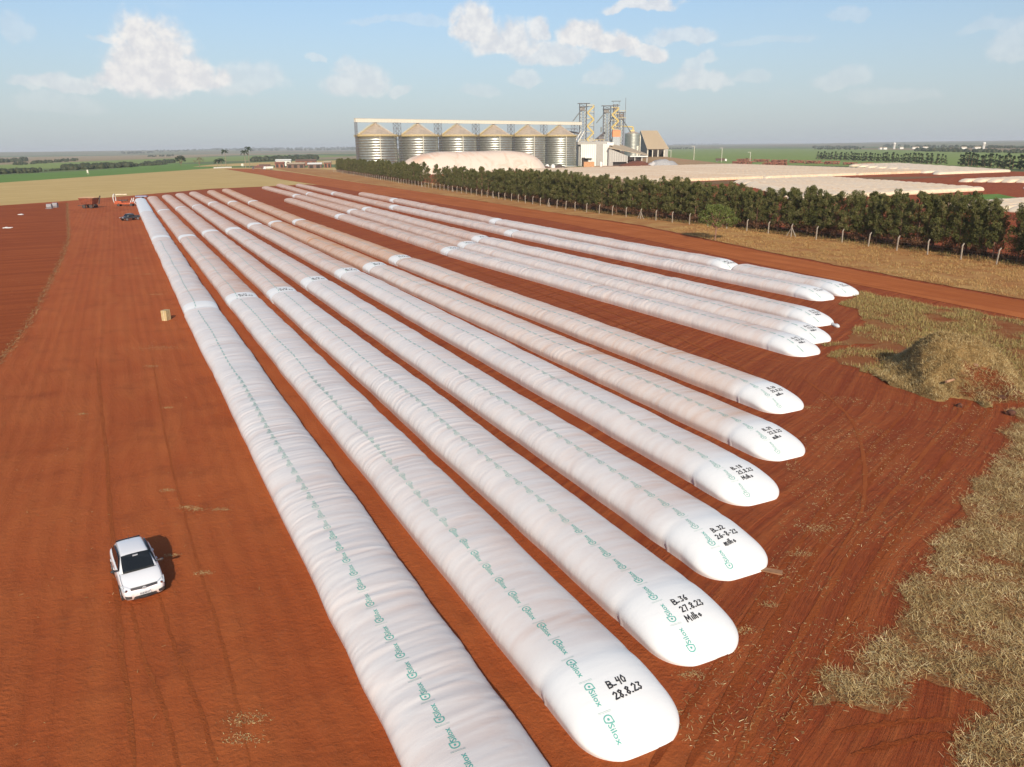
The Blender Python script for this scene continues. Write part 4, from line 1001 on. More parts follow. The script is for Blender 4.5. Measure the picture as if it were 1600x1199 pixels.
def make_silo(c, label):
    r = empty('grain_silo', c, 0); tag(r, label, 'silo', 'six tall steel silos in a line')
    prof = []; z = 0.0; nb = 14
    for k in range(nb):
        z0 = EAVE * k / nb; z1 = EAVE * (k + 1) / nb; q = (z1 - z0)
        prof += [(SR, z0 + .02), (SR, z1 - .16), (SR - .05, z1 - .10), (SR - .05, z1)]
    MB().lathe(prof, 72).build('wall', M_galv, r, True)
    mb = MB()
    for k in range(1, nb): mb.lathe([(SR + .01, EAVE * k / nb - .12), (SR + .09, EAVE * k / nb - .09), (SR + .09, EAVE * k / nb + .0), (SR + .03, EAVE * k / nb + .04)], 72)
    mb.build('wind_ring', worn('ring_steel', (.42, .42, .37), .45, .5, dust=.1), r)
    ro = MB(); ro.lathe([(SR + .35, EAVE - .05), (SR + .35, EAVE + .15), (1.6, APEX - .6), (1.6, APEX), (.9, APEX + .5), (0, APEX + .5)], 48); ro = ro.build('roof', M_roofm, r)
    mb = MB()
    for k in range(48):
        a = 2 * math.pi * k / 48; ca, sa = math.cos(a), math.sin(a)
        mb.bar(((SR + .3) * ca, (SR + .3) * sa, EAVE + .2), (1.6 * ca, 1.6 * sa, APEX - .5), .14)
    mb.build('rib', M_roofm, ro)
    # walkway round the eave with posts and rail
    mb = MB(); mb.lathe([(SR + .3, EAVE - .35), (SR + 1.1, EAVE - .35), (SR + 1.1, EAVE - .2), (SR + .3, EAVE - .2)], 48)
    for zz in (.25, .85): mb.lathe([(SR + 1.05, EAVE + zz), (SR + 1.18, EAVE + zz), (SR + 1.18, EAVE + zz + .3), (SR + 1.05, EAVE + zz + .3)], 48)
    for k in range(30):
        a = 2 * math.pi * k / 30; mb.box(((SR + 1.1) * math.cos(a), (SR + 1.1) * math.sin(a), EAVE + .35), (.1, .1, 1.3), a)
    mb.build('eave_walkway', M_yellow, r)
    ang = math.atan2(DPn.y, DPn.x)
    # stair and handrail up the roof, on both flanks
    for sg, mt in ((math.pi, M_yellow), (0.0, M_cream)):
        a = ang + sg; ca, sa = math.cos(a), math.sin(a); mb = MB()
        p, q = Vector(((SR + .6) * ca, (SR + .6) * sa, EAVE + .4)), Vector((1.5 * ca, 1.5 * sa, APEX + .1)); sd_ = Vector((-sa, ca, 0)) * .5
        for o_ in (sd_, -sd_):
            mb.bar(p + o_, q + o_, .22)
            mb.bar(p + o_ + Vector((0, 0, 1)), q + o_ + Vector((0, 0, 1)), .16)
        for k in range(24): c_p = p.lerp(q, k / 23); mb.bar(c_p + sd_, c_p - sd_, .16)
        mb.build('roof_stair', mt, r)
    # vertical pipe down the wall
    a = ang + math.pi * 1.5 - .35; MB().tube(((SR + .5) * math.cos(a), (SR + .5) * math.sin(a), 0), ((SR + .5) * math.cos(a), (SR + .5) * math.sin(a), EAVE), .28, 6).build('down_pipe', M_cream, r)
    MB().box((0, 0, APEX + .8), (2.0, 2.0, .9)).build('inlet', M_lattice, r)
    MB().lathe([(SR + .9, 0), (SR + .9, .7), (SR - .2, .7)], 48).build('plinth', worn('concrete', (.42, .38, .32), .85), r)
    return r
nm = ['leftmost steel silo, partly behind the trees', 'second steel silo from the left, behind the tarpaulin mound', 'third steel silo from the left', 'fourth steel silo from the left, behind the right part of the mound', 'fifth steel silo from the left, at the right end of the mound', 'rightmost steel silo of the six, next to the white building']
s0 = None
for k in range(6):
    c = P0 + DP * k
    if k == 0: s0 = make_silo(c, nm[0])
    else: copy_thing(s0, c, None, nm[k])
# conveyor gallery over the silos
a, b_ = P0 - DP * .45, P0 + DP * 5.72
r = empty('conveyor_gallery', a, math.atan2(DP.y, DP.x)); tag(r, 'long cream enclosed conveyor gallery running over all six silos', 'conveyor')
Lg = (b_ - a).length
MB().box((Lg / 2, 0, 38.9), (Lg, 2.6, 2.7)).build('gallery_body', M_cream, r)
mb = MB()
for k in range(int(Lg / 3.0)): mb.box((1.5 + k * 3.0, 0, 38.9), (.12, 2.7, 2.8))
mb.build('panel_joint', worn('gallery_joint', (.5, .46, .38), .6), r)
MB().box((Lg / 2, 0, 40.32), (Lg + .4, 3.0, .14)).build('roof', M_cream, r)
def lattice(parent, x, y, z0, z1, w_, name='support', mat=None, n=None, th=.22):
    mb = MB(); mat = mat or M_lattice; h = w_ / 2
    C4 = [(x - h, y - h), (x + h, y - h), (x + h, y + h), (x - h, y + h)]
    for p in C4: mb.bar((*p, z0), (*p, z1), th)
    n = n or max(1, int(round((z1 - z0) / w_))); dz = (z1 - z0) / n
    for k in range(n):
        for i in range(4):
            p, q = C4[i], C4[(i + 1) % 4]
            mb.bar((*p, z0 + k * dz), (*q, z0 + (k + 1) * dz), th * .6); mb.bar((*q, z0 + k * dz), (*p, z0 + (k + 1) * dz), th * .6)
            mb.bar((*p, z0 + (k + 1) * dz), (*q, z0 + (k + 1) * dz), th * .7)
    return mb.build(name, mat, parent)
for k in range(6): lattice(r, (k + .95) * DP.length if k else DP.length * .95, 0, 0, 37.5, 4.4)
lattice(r, .6, 0, 0, 37.5, 1.6, th=.16)

def stair_tower(name, c, w_, zb, z1, label, floors, cut=1.0):
    r = empty(name, (c.x, c.y, 0), 0); tag(r, label, 'tower')
    lattice(r, -w_ * .25, 0, zb, z1, w_ * .5, 'lattice_mast', M_lattice, floors * 2, .35)
    # zigzag stair on the right-hand side, one flight per storey
    dz = (z1 - zb - 3) / floors
    for k in range(floors):
        z0 = zb + k * dz; x0, x1 = (w_ * .04, w_ * .52) if k % 2 == 0 else (w_ * .52, w_ * .04)
        mb = MB()
        for y in (-w_ * .34, -w_ * .46):
            mb.bar((x0, y, z0), (x1, y, z0 + dz), 1.0); mb.bar((x0, y, z0 + 1.2), (x1, y, z0 + dz + 1.2), .4)
        for q in range(9):
            f = (q + .5) / 9; mb.box((x0 + (x1 - x0) * f, -w_ * .40, z0 + dz * f), (.5, w_ * .12, .12))
        mb.build('stair_flight', M_yellow, r)
        mb = MB(); mb.box((w_ * .27, -w_ * .12, z0 + dz), (w_ * .56, w_ * .36, .22)); 
        mb.build('landing', M_lattice, r)
        mb = MB()
        for xx in (w_ * .0, w_ * .27, w_ * .54): mb.bar((xx, -w_ * .3, z0 + dz), (xx, -w_ * .3, z0 + dz + 1.3), .16)
        mb.bar((0, -w_ * .3, z0 + dz + 1.3), (w_ * .54, -w_ * .3, z0 + dz + 1.3), .45); mb.build('railing', M_yellow, r)
    mb = MB()
    for p in ((0, -w_ * .3), (w_ * .55, -w_ * .3), (w_ * .55, w_ * .1)): mb.bar((*p, zb), (*p, z1 - 2), .34)
    mb.build('stair_post', M_lattice, r)
    MB().box((-w_ * .2, 0, z1 - 3), (w_ * .7, w_ * .6, .3)).box((-w_ * .2, 0, z1), (w_ * .9, w_ * .55, .35)).build('head_platform', M_lattice, r)
    MB().box((-w_ * .30, -.2, z1 - 5.2), (w_ * .34, w_ * .36, 3.2)).build('elevator_head', worn('dusty_grey_steel', (.3, .28, .25), .6), r)
    MB().box((-w_ * .38, -.4, (zb + z1) / 2 - 3), (.6, .6, z1 - zb - 6)).box((-w_ * .12, -.4, (zb + z1) / 2 - 3), (.6, .6, z1 - zb - 6)).build('elevator_leg', M_galv, r)
    mb = MB(); mb.tube((-w_ * .45, -1, z1 - 7), (-w_ * 1.0, -1, z1 - 16), .5, 7); mb.build('chute', M_galv, r)
    return r
TD = 792
t1 = at(915.5, 225, TD); stair_tower('stair_tower', t1, 13, 0, 57.5, 'left elevator tower with yellow zigzag stairs beside the gallery end', 9)
t2 = at(953, 225, TD + 18); r2 = stair_tower('stair_tower', t2, 14, 0, 56, 'middle elevator tower with wide yellow zigzag stairs behind the white building', 9)
t3 = at(965, 225, TD + 34); r3 = empty('elevator_tower', (t3.x, t3.y, 0)); tag(r3, 'right dark lattice elevator tower with a slim mast, tallest of the group', 'tower')
lattice(r3, -3, 0, 0, 58, 4.4, 'lattice_mast', M_lattice, 18, .36); lattice(r3, 3.2, 0, 0, 50, 4.6, 'lattice_mast', M_lattice, 15, .36)
MB().box((-2.5, 0, 61), (9, 4, .4)).box((-2.5, 0, 57), (7.5, 4, .3)).box((3, 0, 50.5), (8, 5, .4)).box((3, 0, 44), (8, 5, .4)).build('platform', M_lattice, r3)
mb = MB()
for xx in (-5.5, .5): mb.bar((xx, 0, 57), (xx, 0, 61), .3)
mb.build('platform_post', M_lattice, r3)
MB().tube((7, 0, 0), (7, 0, 64), .20, 5).build('mast', M_lattice, r3)
mb = MB()
for zz in (44, 50.5): 
    mb.bar((-1, -2.6, zz + 1.4), (7, -2.6, zz + 1.4), .3)
    for xx in (-1, 1.7, 4.4, 7): mb.bar((xx, -2.6, zz), (xx, -2.6, zz + 1.4), .2)
mb.build('railing', M_yellow, r3)
MB().box((-3, -1, 30), (1.1, 1.1, 50)).box((3, -1, 28), (1.1, 1.1, 40)).build('elevator_leg', M_galv, r3)
MB().box((-3, -.3, 53.5), (3.6, 3.4, 4.5)).box((3, -.3, 47.2), (3.4, 3.4, 3.6)).build('elevator_head', worn('brown_grey_steel', (.24, .2, .17), .6), r3)
MB().tube((4, 0, 44), (14, 4, 31), .5, 6).tube((-4, -1, 50), (-10, -1, 38), .5, 6).build('chute', M_galv, r3)

def gpt(px, py, D): return at(px, py, D)
def face(name, pts, mat, parent, thick=.4):
    P_ = [Vector(p) for p in pts]; nn = (P_[1] - P_[0]).cross(P_[2] - P_[0]).normalized(); k = len(P_)
    off = -parent.location if parent is not None else Vector()
    vs = [p + nn * thick / 2 + off for p in P_] + [p - nn * thick / 2 + off for p in P_]
    return MB().add(vs, [tuple(range(k)), tuple(range(k, 2 * k))[::-1]] + [(i, k + i, k + (i + 1) % k, (i + 1) % k) for i in range(k)]).build(name, mat, parent)
def block(name, x0, x1, ztop, D0, D1, mat, parent, zb=0.0, seams=0, seam_mat=None):
    """walls between pixel columns x0..x1 seen at distance D0, going back to D1"""
    a, b_ = at(x0, 240, D0), at(x1, 240, D0); off = parent.location
    w_ = b_.x - a.x; o = MB().box(((a.x + b_.x) / 2 - off.x, (D0 + D1) / 2 - off.y, (zb + ztop) / 2), (w_, D1 - D0, ztop - zb)).build(name, mat, parent)
    if seams:
        mb = MB()
        for k in range(1, seams): mb.box((a.x - off.x + w_ * k / seams, D0 - off.y - .02, (zb + ztop) / 2), (.22, .22, ztop - zb - .3))
        mb.build('cladding_joint', seam_mat or M_greyc, o)
    return o, a, b_
BD = 775
c = at(930, 258, BD); r = empty('processing_building', (c.x, c.y, 0)); tag(r, 'white and grey clad grain processing building right of the silos', 'building')
zA = at(905, 226, BD).z; zB = at(905, 221.5, BD).z
o, a, b_ = block('wall', 904, 909, zA, BD + 4, BD + 30, M_greyc, r)
block('wall', 907.5, 932, zA, BD, BD + 30, M_white, r, 0, 8)
block('wall', 932, 942, zA + .6, BD - 1, BD + 30, M_greyc, r, 0, 4)
block('wall', 942, 951.5, zA + .2, BD - 2, BD + 30, M_white, r, 0, 4)
block('roof_band', 902.5, 952, zB, BD + .5, BD + 31, M_greyc, r, zA - .1)
block('parapet', 948, 958.5, zA + 1.6, BD - 1.2, BD + 4, M_white, r, zA - 1.2)
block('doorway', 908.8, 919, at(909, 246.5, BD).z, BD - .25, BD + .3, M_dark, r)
block('canopy', 914, 926, at(909, 246, BD).z, BD - 4, BD - .1, M_white, r, at(909, 247.5, BD).z)
mb = MB(); 
for k in range(9):
    p = at(906 + k * 4.6, 222, BD + 1); mb.box((p.x - c.x, 1 + .0, zB + .75), (.2, .2, 1.5))
p, q = at(905, 222, BD), at(945, 222, BD)
mb.box(((p.x + q.x) / 2 - c.x, 1, zB + 1.5), (q.x - p.x, .2, .25)); mb.build('roof_railing', M_yellow, r)
MB().tube((at(920, 220, BD).x - c.x, 3, zB + 1.1), (at(934, 220, BD).x - c.x, 3, zB + 1.1), .5, 8).build('roof_duct', M_cream, r)
# diagonal chutes by the left tower
r = empty('grain_chutes', (t1.x, t1.y, 0)); tag(r, 'pair of pale bent chutes coming down left of the left stair tower', 'chute')
for k, o_ in enumerate((0, 3.0)):
    MB().tube((-5 + o_, -3, 32), (-11 + o_, -3, 22), .55, 8).tube((-11 + o_, -3, 22), (-9.5 + o_, -3, 15), .55, 8).build('pipe', M_white, r, False)
MB().tube((-6, -1, 30), (-26, 6, 34), .8, 6).box((-16, 2, 34.5), (14, 2.0, .5)).build('walkway', M_lattice, r)
# cross bracing machinery between the towers
r = empty('transfer_conveyor', ((t1.x + t2.x) / 2, (t1.y + t2.y) / 2, 0)); tag(r, 'dark inclined conveyor between the two stair towers', 'conveyor')
hw_ = (t2.x - t1.x) / 2
MB().tube((-hw_ + 5, 2, 20), (hw_ - 6, 2, 31), 1.1, 6).box((hw_ * .2, 0, 25), (5, 4, 4)).build('conveyor_body', M_lattice, r)
lattice(r, hw_ * .3, 2, 0, 29, 3, 'support', M_lattice, 8, .3)
MB().tube((hw_ * .2, -2, 31), (hw_ * .2, -2, 36), .7, 8).tube((hw_ * .55, -5, 12), (hw_ * .55, -5, 39), .5, 8).tube((hw_ * .55, -5, 22), (hw_ * .1, -6, 16), .5, 8).build('pipe', M_galv, r)
# orange headed service shaft
c = at(962, 228, 800); r = empty('service_shaft', (c.x, c.y, 0)); tag(r, 'square grey shaft with bright orange upper part in front of the towers', 'shaft')
z1, z2, z3 = at(962, 228, 800).z, at(962, 214, 800).z, at(962, 204, 800).z
MB().box((0, 0, z2 / 2), (7.2, 7.2, z2)).build('shaft_wall', worn('blue_grey_cladding', (.36, .38, .38), .6), r)
MB().box((0, 0, (z2 + z3) / 2), (7.6, 7.6, z3 - z2)).build('orange_head', worn('orange_cladding', (.72, .25, .10), .6, dust=.1), r)
MB().add([(-4.2, -4.2, z3), (4.2, -4.2, z3), (4.2, 4.2, z3), (-4.2, 4.2, z3), (0, -4.2, z3 + 1.6), (0, 4.2, z3 + 1.6)], [(0, 1, 4), (2, 3, 5), (1, 2, 5, 4), (3, 0, 4, 5), (0, 3, 2, 1)]).build('roof', M_tanroof, r)
# lean-to with long falling roof
LD = 768
c = at(980, 255, LD); r = empty('lean_to_shed', (c.x, c.y, 0)); tag(r, 'grey lean-to shed with long dusty roof falling to the right', 'shed')
def G(px, D): p = at(px, 240, D); return p.x
zr0, zr1 = at(952, 231, LD).z, at(1012, 243, LD + 2).z
face('wall', [(G(951, LD), LD, 0), (G(951, LD), LD, zr0 - .6), (G(980, LD), LD, at(980, 243.5, LD).z), (G(980, LD), LD, 3.6), (G(958, LD), LD, 3.6), (G(958, LD), LD, 0)], M_greyc, r)
mb = MB()
for k in range(1, 8):
    x_ = G(951 + 3.6 * k, LD); zt = zr0 - .8 + (at(980, 243.5, LD).z - zr0) * (3.6 * k / 29); mb.box((x_ - c.x, -.3, (zt + 3.7) / 2), (.18, .2, zt - 3.7))
mb.build('cladding_joint', M_white, r)
face('roof', [(G(950, LD), LD - 2, zr0), (G(1012, LD), LD - 2, zr1), (G(1010, LD + 45), LD + 45, zr1 + 1), (G(955, LD + 45), LD + 45, at(960, 221, LD + 45).z)], M_tanroof, r, .5)
face('fascia', [(G(984, LD), LD - 2.3, at(984, 243.7, LD).z), (G(1012, LD), LD - 2.3, at(1012, 243.7, LD).z), (G(1012, LD), LD - 2.3, at(1012, 245.4, LD).z), (G(984, LD), LD - 2.3, at(984, 245.4, LD).z)], M_white, r, .3)
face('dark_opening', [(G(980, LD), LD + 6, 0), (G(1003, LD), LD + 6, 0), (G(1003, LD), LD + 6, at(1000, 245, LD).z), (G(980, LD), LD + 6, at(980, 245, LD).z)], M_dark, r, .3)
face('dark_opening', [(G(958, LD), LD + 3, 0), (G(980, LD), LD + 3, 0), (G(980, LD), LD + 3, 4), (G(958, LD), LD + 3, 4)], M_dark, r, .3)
mb = MB()
for px in (980, 992, 1003, 1011): mb.box((G(px, LD) - c.x, -1, zr1 / 2), (.5, .5, zr1 - .3))
mb.build('post', M_white, r)
# small silo
c = at(988, 232, 850); r = empty('small_silo', (c.x, c.y, 0)); tag(r, 'small round steel silo left of the steep roofed barn', 'silo')
zs = at(988, 209, 850).z; rs_ = (G(1000, 850) - G(976, 850)) / 2
prof = []
for k in range(9): prof += [(rs_, zs * k / 9), (rs_ + .1, zs * (k + .5) / 9), (rs_, zs * (k + 1) / 9 - .1)]
MB().lathe(prof, 40).build('wall', M_galv, r, True)
MB().lathe([(rs_ + .2, zs), (1, zs + 2.6), (0, zs + 2.6)], 32).build('roof', M_roofm, r)
MB().tube((0, 0, zs + 3), (0, 0, zs + 6.5), .9, 6).tube((0, 0, zs + 6.5), (-15, -4, zs + 7.5), .7, 6).box((-1, 0, zs + 2.8), (5, 3, 1.4)).build('filling_pipe', M_yellow, r)
MB().box((rs_ * .9, -rs_ * .6, zs / 2 - 2), (.7, .7, zs)).build('ladder', M_cream, r)
# steep roofed warehouse
c = at(1020, 240, 850); r = empty('storage_barn', (c.x, c.y, 0)); tag(r, 'steep tan roofed storage barn with dark open front at the right end of the plant', 'barn')
rA, rB = at(1001, 204.5, 868), at(1027, 204.5, 868); eC, eD = at(1011.5, 233.5, 848), at(1045.5, 233.0, 848); bC, bD = at(992, 231, 895), at(1044, 231, 895)
face('roof', [rA, rB, eD, eC], M_tanroof, r, .4); face('roof', [rB, rA, bC, bD], M_tanroof, r, .4)
mb = MB()
for k in range(1, 15):
    f = k / 15; mb.bar(rA.lerp(rB, f) - c * 1 + Vector((0, -.3, c.z + .25)), eC.lerp(eD, f) - c + Vector((0, -.3, c.z + .25)), .16)
mb.build('roof_seam', M_tanroof, r)
g1 = Vector((bC.x, bC.y, 0)); g2 = Vector((eC.x, eC.y, 0))
face('gable_wall', [rA, eC, g2, g1, bC], M_greyc, r, .4)
face('back_wall', [bC, bD, Vector((bD.x, bD.y, 0)), g1], M_greyc, r, .4)
face('side_wall', [at(1038, 233, 850), at(1038, 233, 893), Vector((G(1038, 893), 893, 0)), Vector((G(1038, 850), 850, 0))], worn('red_brown_wall', (.2, .07, .04), .8), r, .4)
mb = MB()
for px in (1012, 1019.5, 1028, 1037.5): mb.box((G(px, 850) - c.x, 0, eC.z / 2), (.9, .9, eC.z - .3))
mb.build('post', M_cream, r)
p = at(996, 232, 843); MB().box((p.x - c.x, -7, 9), (1.8, 1.2, 18)).build('corner_post', M_cream, r)
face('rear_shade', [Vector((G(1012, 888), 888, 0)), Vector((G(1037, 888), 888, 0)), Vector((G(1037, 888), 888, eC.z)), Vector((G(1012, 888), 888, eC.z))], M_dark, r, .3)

# ramp of earth the barn stands on
rx = [at(p_, 250, 845).x for p_ in (985, 1004, 1012, 1040, 1060, 1085, 1120)]; rz = [0, 4.5, 6.6, 6.8, 5.0, 3.0, 0]
Xr = np.interp(np.linspace(0, 6, 60), np.arange(7), rx); Zr = np.interp(np.linspace(0, 6, 60), np.arange(7), rz)
yr = np.array([770, 800, 825, 838, 870, 905, 930.]); fr_ = np.array([-.02, .35, .8, 1, 1, 1, -.02])
Gr = np.stack([np.broadcast_to(Xr[:, None] + 0 * yr[None], (60, 7)), np.broadcast_to(yr[None], (60, 7)), Zr[:, None] * fr_[None] + .1], -1)
tag(np_mesh('earth_ramp', Gr.reshape(-1, 3), grid_faces(60, 7)[:, ::-1], ground_mat('ramp_earth', (.34, .24, .13), (.38, .22, .12), (.24, .17, .07), .1, None, 0, .2, .8), smooth=True), kind='structure')

# tarpaulin covered mound in front of the silos
M_tarp = dust_tarp()
cA, cB = Vector((-67, 588, 0)), Vector((14, 668, 0)); ax = (cB - cA); Lm = ax.length + 34; mid = (cA + cB) / 2
nx_, ny_ = 90, 40; u = np.linspace(-1, 1, nx_); v = np.linspace(-1, 1, ny_)
U_, V2 = np.meshgrid(u, v, indexing='ij')
ca = 1 - np.clip((np.abs(U_) - .62) / .38, 0, 1) ** 2.0; wd = 19 * np.sqrt(np.clip(ca, 0, 1)) + .01
ht = 15.4 * np.clip(1 - np.abs(U_) ** 5.5, 0, 1) ** .75
rsn = np.random.RandomState(2); wob = noise2(rsn, nx_, ny_, 8, 30) * .35 + noise2(rsn, nx_, ny_, 3, 9) * .12
Zm = ht * np.clip(1 - np.abs(V2) ** 2.6, 0, 1) ** .85 + wob * (1 - V2 ** 2) * (ht > 1)
o = np_mesh('tarpaulin_mound', np.stack([U_ * Lm / 2, V2 * wd, Zm], -1).reshape(-1, 3), grid_faces(nx_, ny_)[:, ::-1], M_tarp, smooth=True)
o.location = mid; o.rotation_euler = (0, 0, math.atan2(ax.y, ax.x)); tag(o, 'huge rounded mound under a dusty pinkish white tarpaulin in front of the silos', 'mound')

# plant-yard clutter
def heap(name, px, py, D, w_, h, mat, label, cat, seed=0, dz=.3):
    p = at(px, py, D); rs_ = np.random.RandomState(seed); k = 14
    a = np.linspace(-1, 1, k); A_, B_ = np.meshgrid(a, a, indexing='ij')
    Zz = h * np.clip(1 - (A_ ** 2 + B_ ** 2) ** 1.0, -.1, 1) + rs_.uniform(-dz, dz, A_.shape) * (A_ ** 2 + B_ ** 2 < .9)
    o = np_mesh(name, np.stack([A_ * w_ / 2, B_ * w_ / 3, Zz], -1).reshape(-1, 3), grid_faces(k, k)[:, ::-1], mat)
    o.location = (p.x, D, .05); return tag(o, label, cat)
heap('soil_heap', 995, 256, 735, 34, 4.5, worn('dark_red_earth', (.15, .045, .02), .9, dust=.1), 'dark red heap in front of the lean-to shed opening', 'heap', 1, .8)
heap('covered_heap', 1036, 257, 735, 30, 6.0, worn('grey_sheeting', (.36, .35, .34), .7), 'heap under crumpled grey sheeting right of the red heap', 'heap', 2, 1.0)
heap('covered_heap', 1020, 258, 732, 12, 4.0, worn('pale_grey_sheeting', (.46, .44, .42), .7), 'smaller pale sheeted heap between the red heap and the grey one', 'heap', 3, .8)
heap('scrap_heap', 872, 260, 690, 16, 2.8, worn('dark_scrap', (.10, .075, .06), .9), 'dark scrap heap at the foot of the rightmost silo', 'heap', 4, .8)
heap('scrap_heap', 852, 261, 680, 12, 2.2, worn('dark_scrap_brown', (.12, .07, .05), .9), 'dark scrap heap right of the tarpaulin mound', 'heap', 5, .8)
for px in (855, 864):
    p = at(px, 258, 684); mb = MB(); mb.lathe([(1.9, 0), (1.9, 2.4), (1.2, 3.6), (0, 4.0)], 14)
    o = mb.build('fuel_tank', M_white, None, True); o.location = (p.x, 684, .1); tag(o, 'white round tank, %s of the pair at the right end of the mound' % ('left' if px == 855 else 'right'), 'tank', 'pair of white tanks')
p = at(920, 256, 742); tag(MB().box((p.x, 742, 2.2), (9.5, 5, 4.2)).box((p.x, 742, 4.4), (9.8, 5.2, .3)).build('open_container', worn('orange_brown_boards', (.50, .26, .12), .8)), 'orange brown container before the white building', 'container')
p = at(939, 257, 745); tag(MB().lathe([(1.3, 0), (1.4, 3.2), (.8, 4.2), (0, 4.4)], 12).build('white_tank', M_white, None, True), 'small white tank at the corner of the processing building', 'tank').location = (p.x, 745, .1)
# simple trucks and cars far off
def far_truck(px, py, L_, bodymat, cabmat, rz, label, h=3.0, cat='truck'):
    x, y = gnd(px, py); r = empty('far_truck', (x, y, .1), rz); tag(r, label, cat)
    MB().add([(-L_ / 2 + 2.6, -1.2, 1.1), (L_ / 2, -1.2, 1.1), (L_ / 2, 1.2, 1.1), (-L_ / 2 + 2.6, 1.2, 1.1), (-L_ / 2 + 2.4, -1.4, h), (L_ / 2 + .4, -1.4, h), (L_ / 2 + .4, 1.4, h), (-L_ / 2 + 2.4, 1.4, h)], [(0, 3, 2, 1), (0, 1, 5, 4), (1, 2, 6, 5), (2, 3, 7, 6), (3, 0, 4, 7), (4, 5, 6, 7)]).build('cargo_body', bodymat, r)
    cb_ = MB().add([(-L_ / 2, -1.2, .6), (-L_ / 2 + 2.2, -1.2, .6), (-L_ / 2 + 2.2, 1.2, .6), (-L_ / 2, 1.2, .6), (-L_ / 2 + .4, -1.15, 2.9), (-L_ / 2 + 2.2, -1.15, 3.0), (-L_ / 2 + 2.2, 1.15, 3.0), (-L_ / 2 + .4, 1.15, 2.9)], [(0, 3, 2, 1), (0, 1, 5, 4), (1, 2, 6, 5), (2, 3, 7, 6), (3, 0, 4, 7), (4, 5, 6, 7)]).build('cab', cabmat, r)
    MB().add([(-L_ / 2 + .2, -1.0, 1.8), (-L_ / 2 + .2, 1.0, 1.8), (-L_ / 2 + .34, 1.0, 2.7), (-L_ / 2 + .34, -1.0, 2.7)], [(0, 1, 2, 3)]).build('windscreen', M_glass, cb_)
    for wx in (-L_ / 2 + 1.1, L_ / 2 - 1.8, L_ / 2 - .6):
        for sy in (-1.05, 1.05): wheel(r, (wx, sy, .5), .5, .3, M_greyp)
    return r
far_truck(1127, 253, 12, worn('dark_red_tipper', (.10, .05, .04), .6), M_white, R(170), 'dump truck with dark body and white cab left of the log piles', 3.6)
far_truck(419, 265.5, 9, M_white, M_whitep, R(30), 'white lorry on the red road end before the brown sheds', 2.9)
far_truck(403, 265, 11, worn('brown_load', (.16, .08, .06), .8), worn('dark_cab', (.06, .05, .05), .5), R(20), 'brown lorry left of the white lorry at the road end', 3.4)
far_truck(412, 262.5, 14, worn('dark_load', (.12, .07, .06), .8), worn('red_cab', (.3, .06, .04), .5), R(15), 'dark red lorry behind the white lorry', 3.6)
M_brickr = worn('red_brown_brick', (.26, .11, .07), .85); M_brownw = worn('brown_wall', (.17, .10, .075), .85)
for px, py, wpx, h, wm, rm, lab in ((437, 262.5, 13, 4.6, M_brickr, M_brickr, 'red brick shed at the left end of the row of sheds'), (462, 263, 26, 4.0, M_brownw, M_tanroof, 'long brown shed in the middle of the row'),
                                     (443, 259.5, 22, 6.0, M_white, M_white, 'low white roofed shed behind the brick shed'), (492, 263.5, 20, 4.0, M_brownw, M_white, 'dark shed with white front strip, third in the row'), (512, 262.5, 10, 5.2, M_brickr, M_tanroof, 'brick shed nearest the trees in the row'), (478, 259.0, 30, 5.5, M_brickr, M_brownw, 'red brown shed behind the row')):
    x, y = gnd(px, py); w_ = wpx * y / 1217; r = empty('low_shed', (x, y, 0), R(8)); tag(r, lab, 'shed')
    MB().box((0, 4, h / 2), (w_, 8, h)).build('wall', wm, r)
    MB().add([(-w_ / 2 - .5, -1, h), (w_ / 2 + .5, -1, h), (w_ / 2 + .5, 9, h), (-w_ / 2 - .5, 9, h), (-w_ / 2 - .5, 4, h + 1.6), (w_ / 2 + .5, 4, h + 1.6)], [(0, 1, 5, 4), (2, 3, 4, 5), (0, 4, 3), (1, 2, 5), (0, 3, 2, 1)]).build('roof', rm, r)
    nb_ = max(2, int(w_ / 5))
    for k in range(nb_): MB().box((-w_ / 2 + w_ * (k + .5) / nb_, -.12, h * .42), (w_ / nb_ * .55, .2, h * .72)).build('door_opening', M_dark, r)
# white tower blocks of a distant farm and two water towers
for px, py, D, h, lab in ((1397, 231, 2600, 19, 'slim white water tower far off above the left dark trees'), (1536, 236, 2100, 17, 'slim white water tower far off near the right edge')):
    p = at(px, py, D); r = empty('water_tower', (p.x, D, 0)); tag(r, lab, 'water tower')
    MB().lathe([(3.4, 0), (3.4, h * .8), (4.2, h * .84), (4.2, h), (0, h + 1)], 14).build('shaft', M_white, r, True)
    MB().box((0, -3.5, h * .4), (.6, .3, h * .8)).build('ladder', M_greyc, r)
rr = random.Random(8)
for i, (px, D) in enumerate(((1376, 2500), (1382, 2480), (1408, 2600), (1430, 2550), (1445, 2620), (1505, 2250), (1524, 2200), (1528, 2240))):
    p = at(px, 235, D); w_ = rr.uniform(10, 20); r = empty('far_house', (p.x, D, 0), rr.uniform(-.3, .3)); tag(r, 'tiny white building among the far trees, %s from the left' % ['first', 'second', 'third', 'fourth', 'fifth', 'sixth', 'seventh', 'eighth'][i], 'building', 'far white farm buildings')
    MB().box((0, 0, 2.4), (w_, 8, 4.8)).build('wall', M_white, r)
    MB().add([(-w_ / 2, -4.4, 4.8), (w_ / 2, -4.4, 4.8), (w_ / 2, 4.4, 4.8), (-w_ / 2, 4.4, 4.8), (-w_ / 2, 0, 7), (w_ / 2, 0, 7)], [(0, 1, 5, 4), (2, 3, 4, 5), (0, 4, 3), (1, 2, 5)]).build('roof', M_tanroof, r)
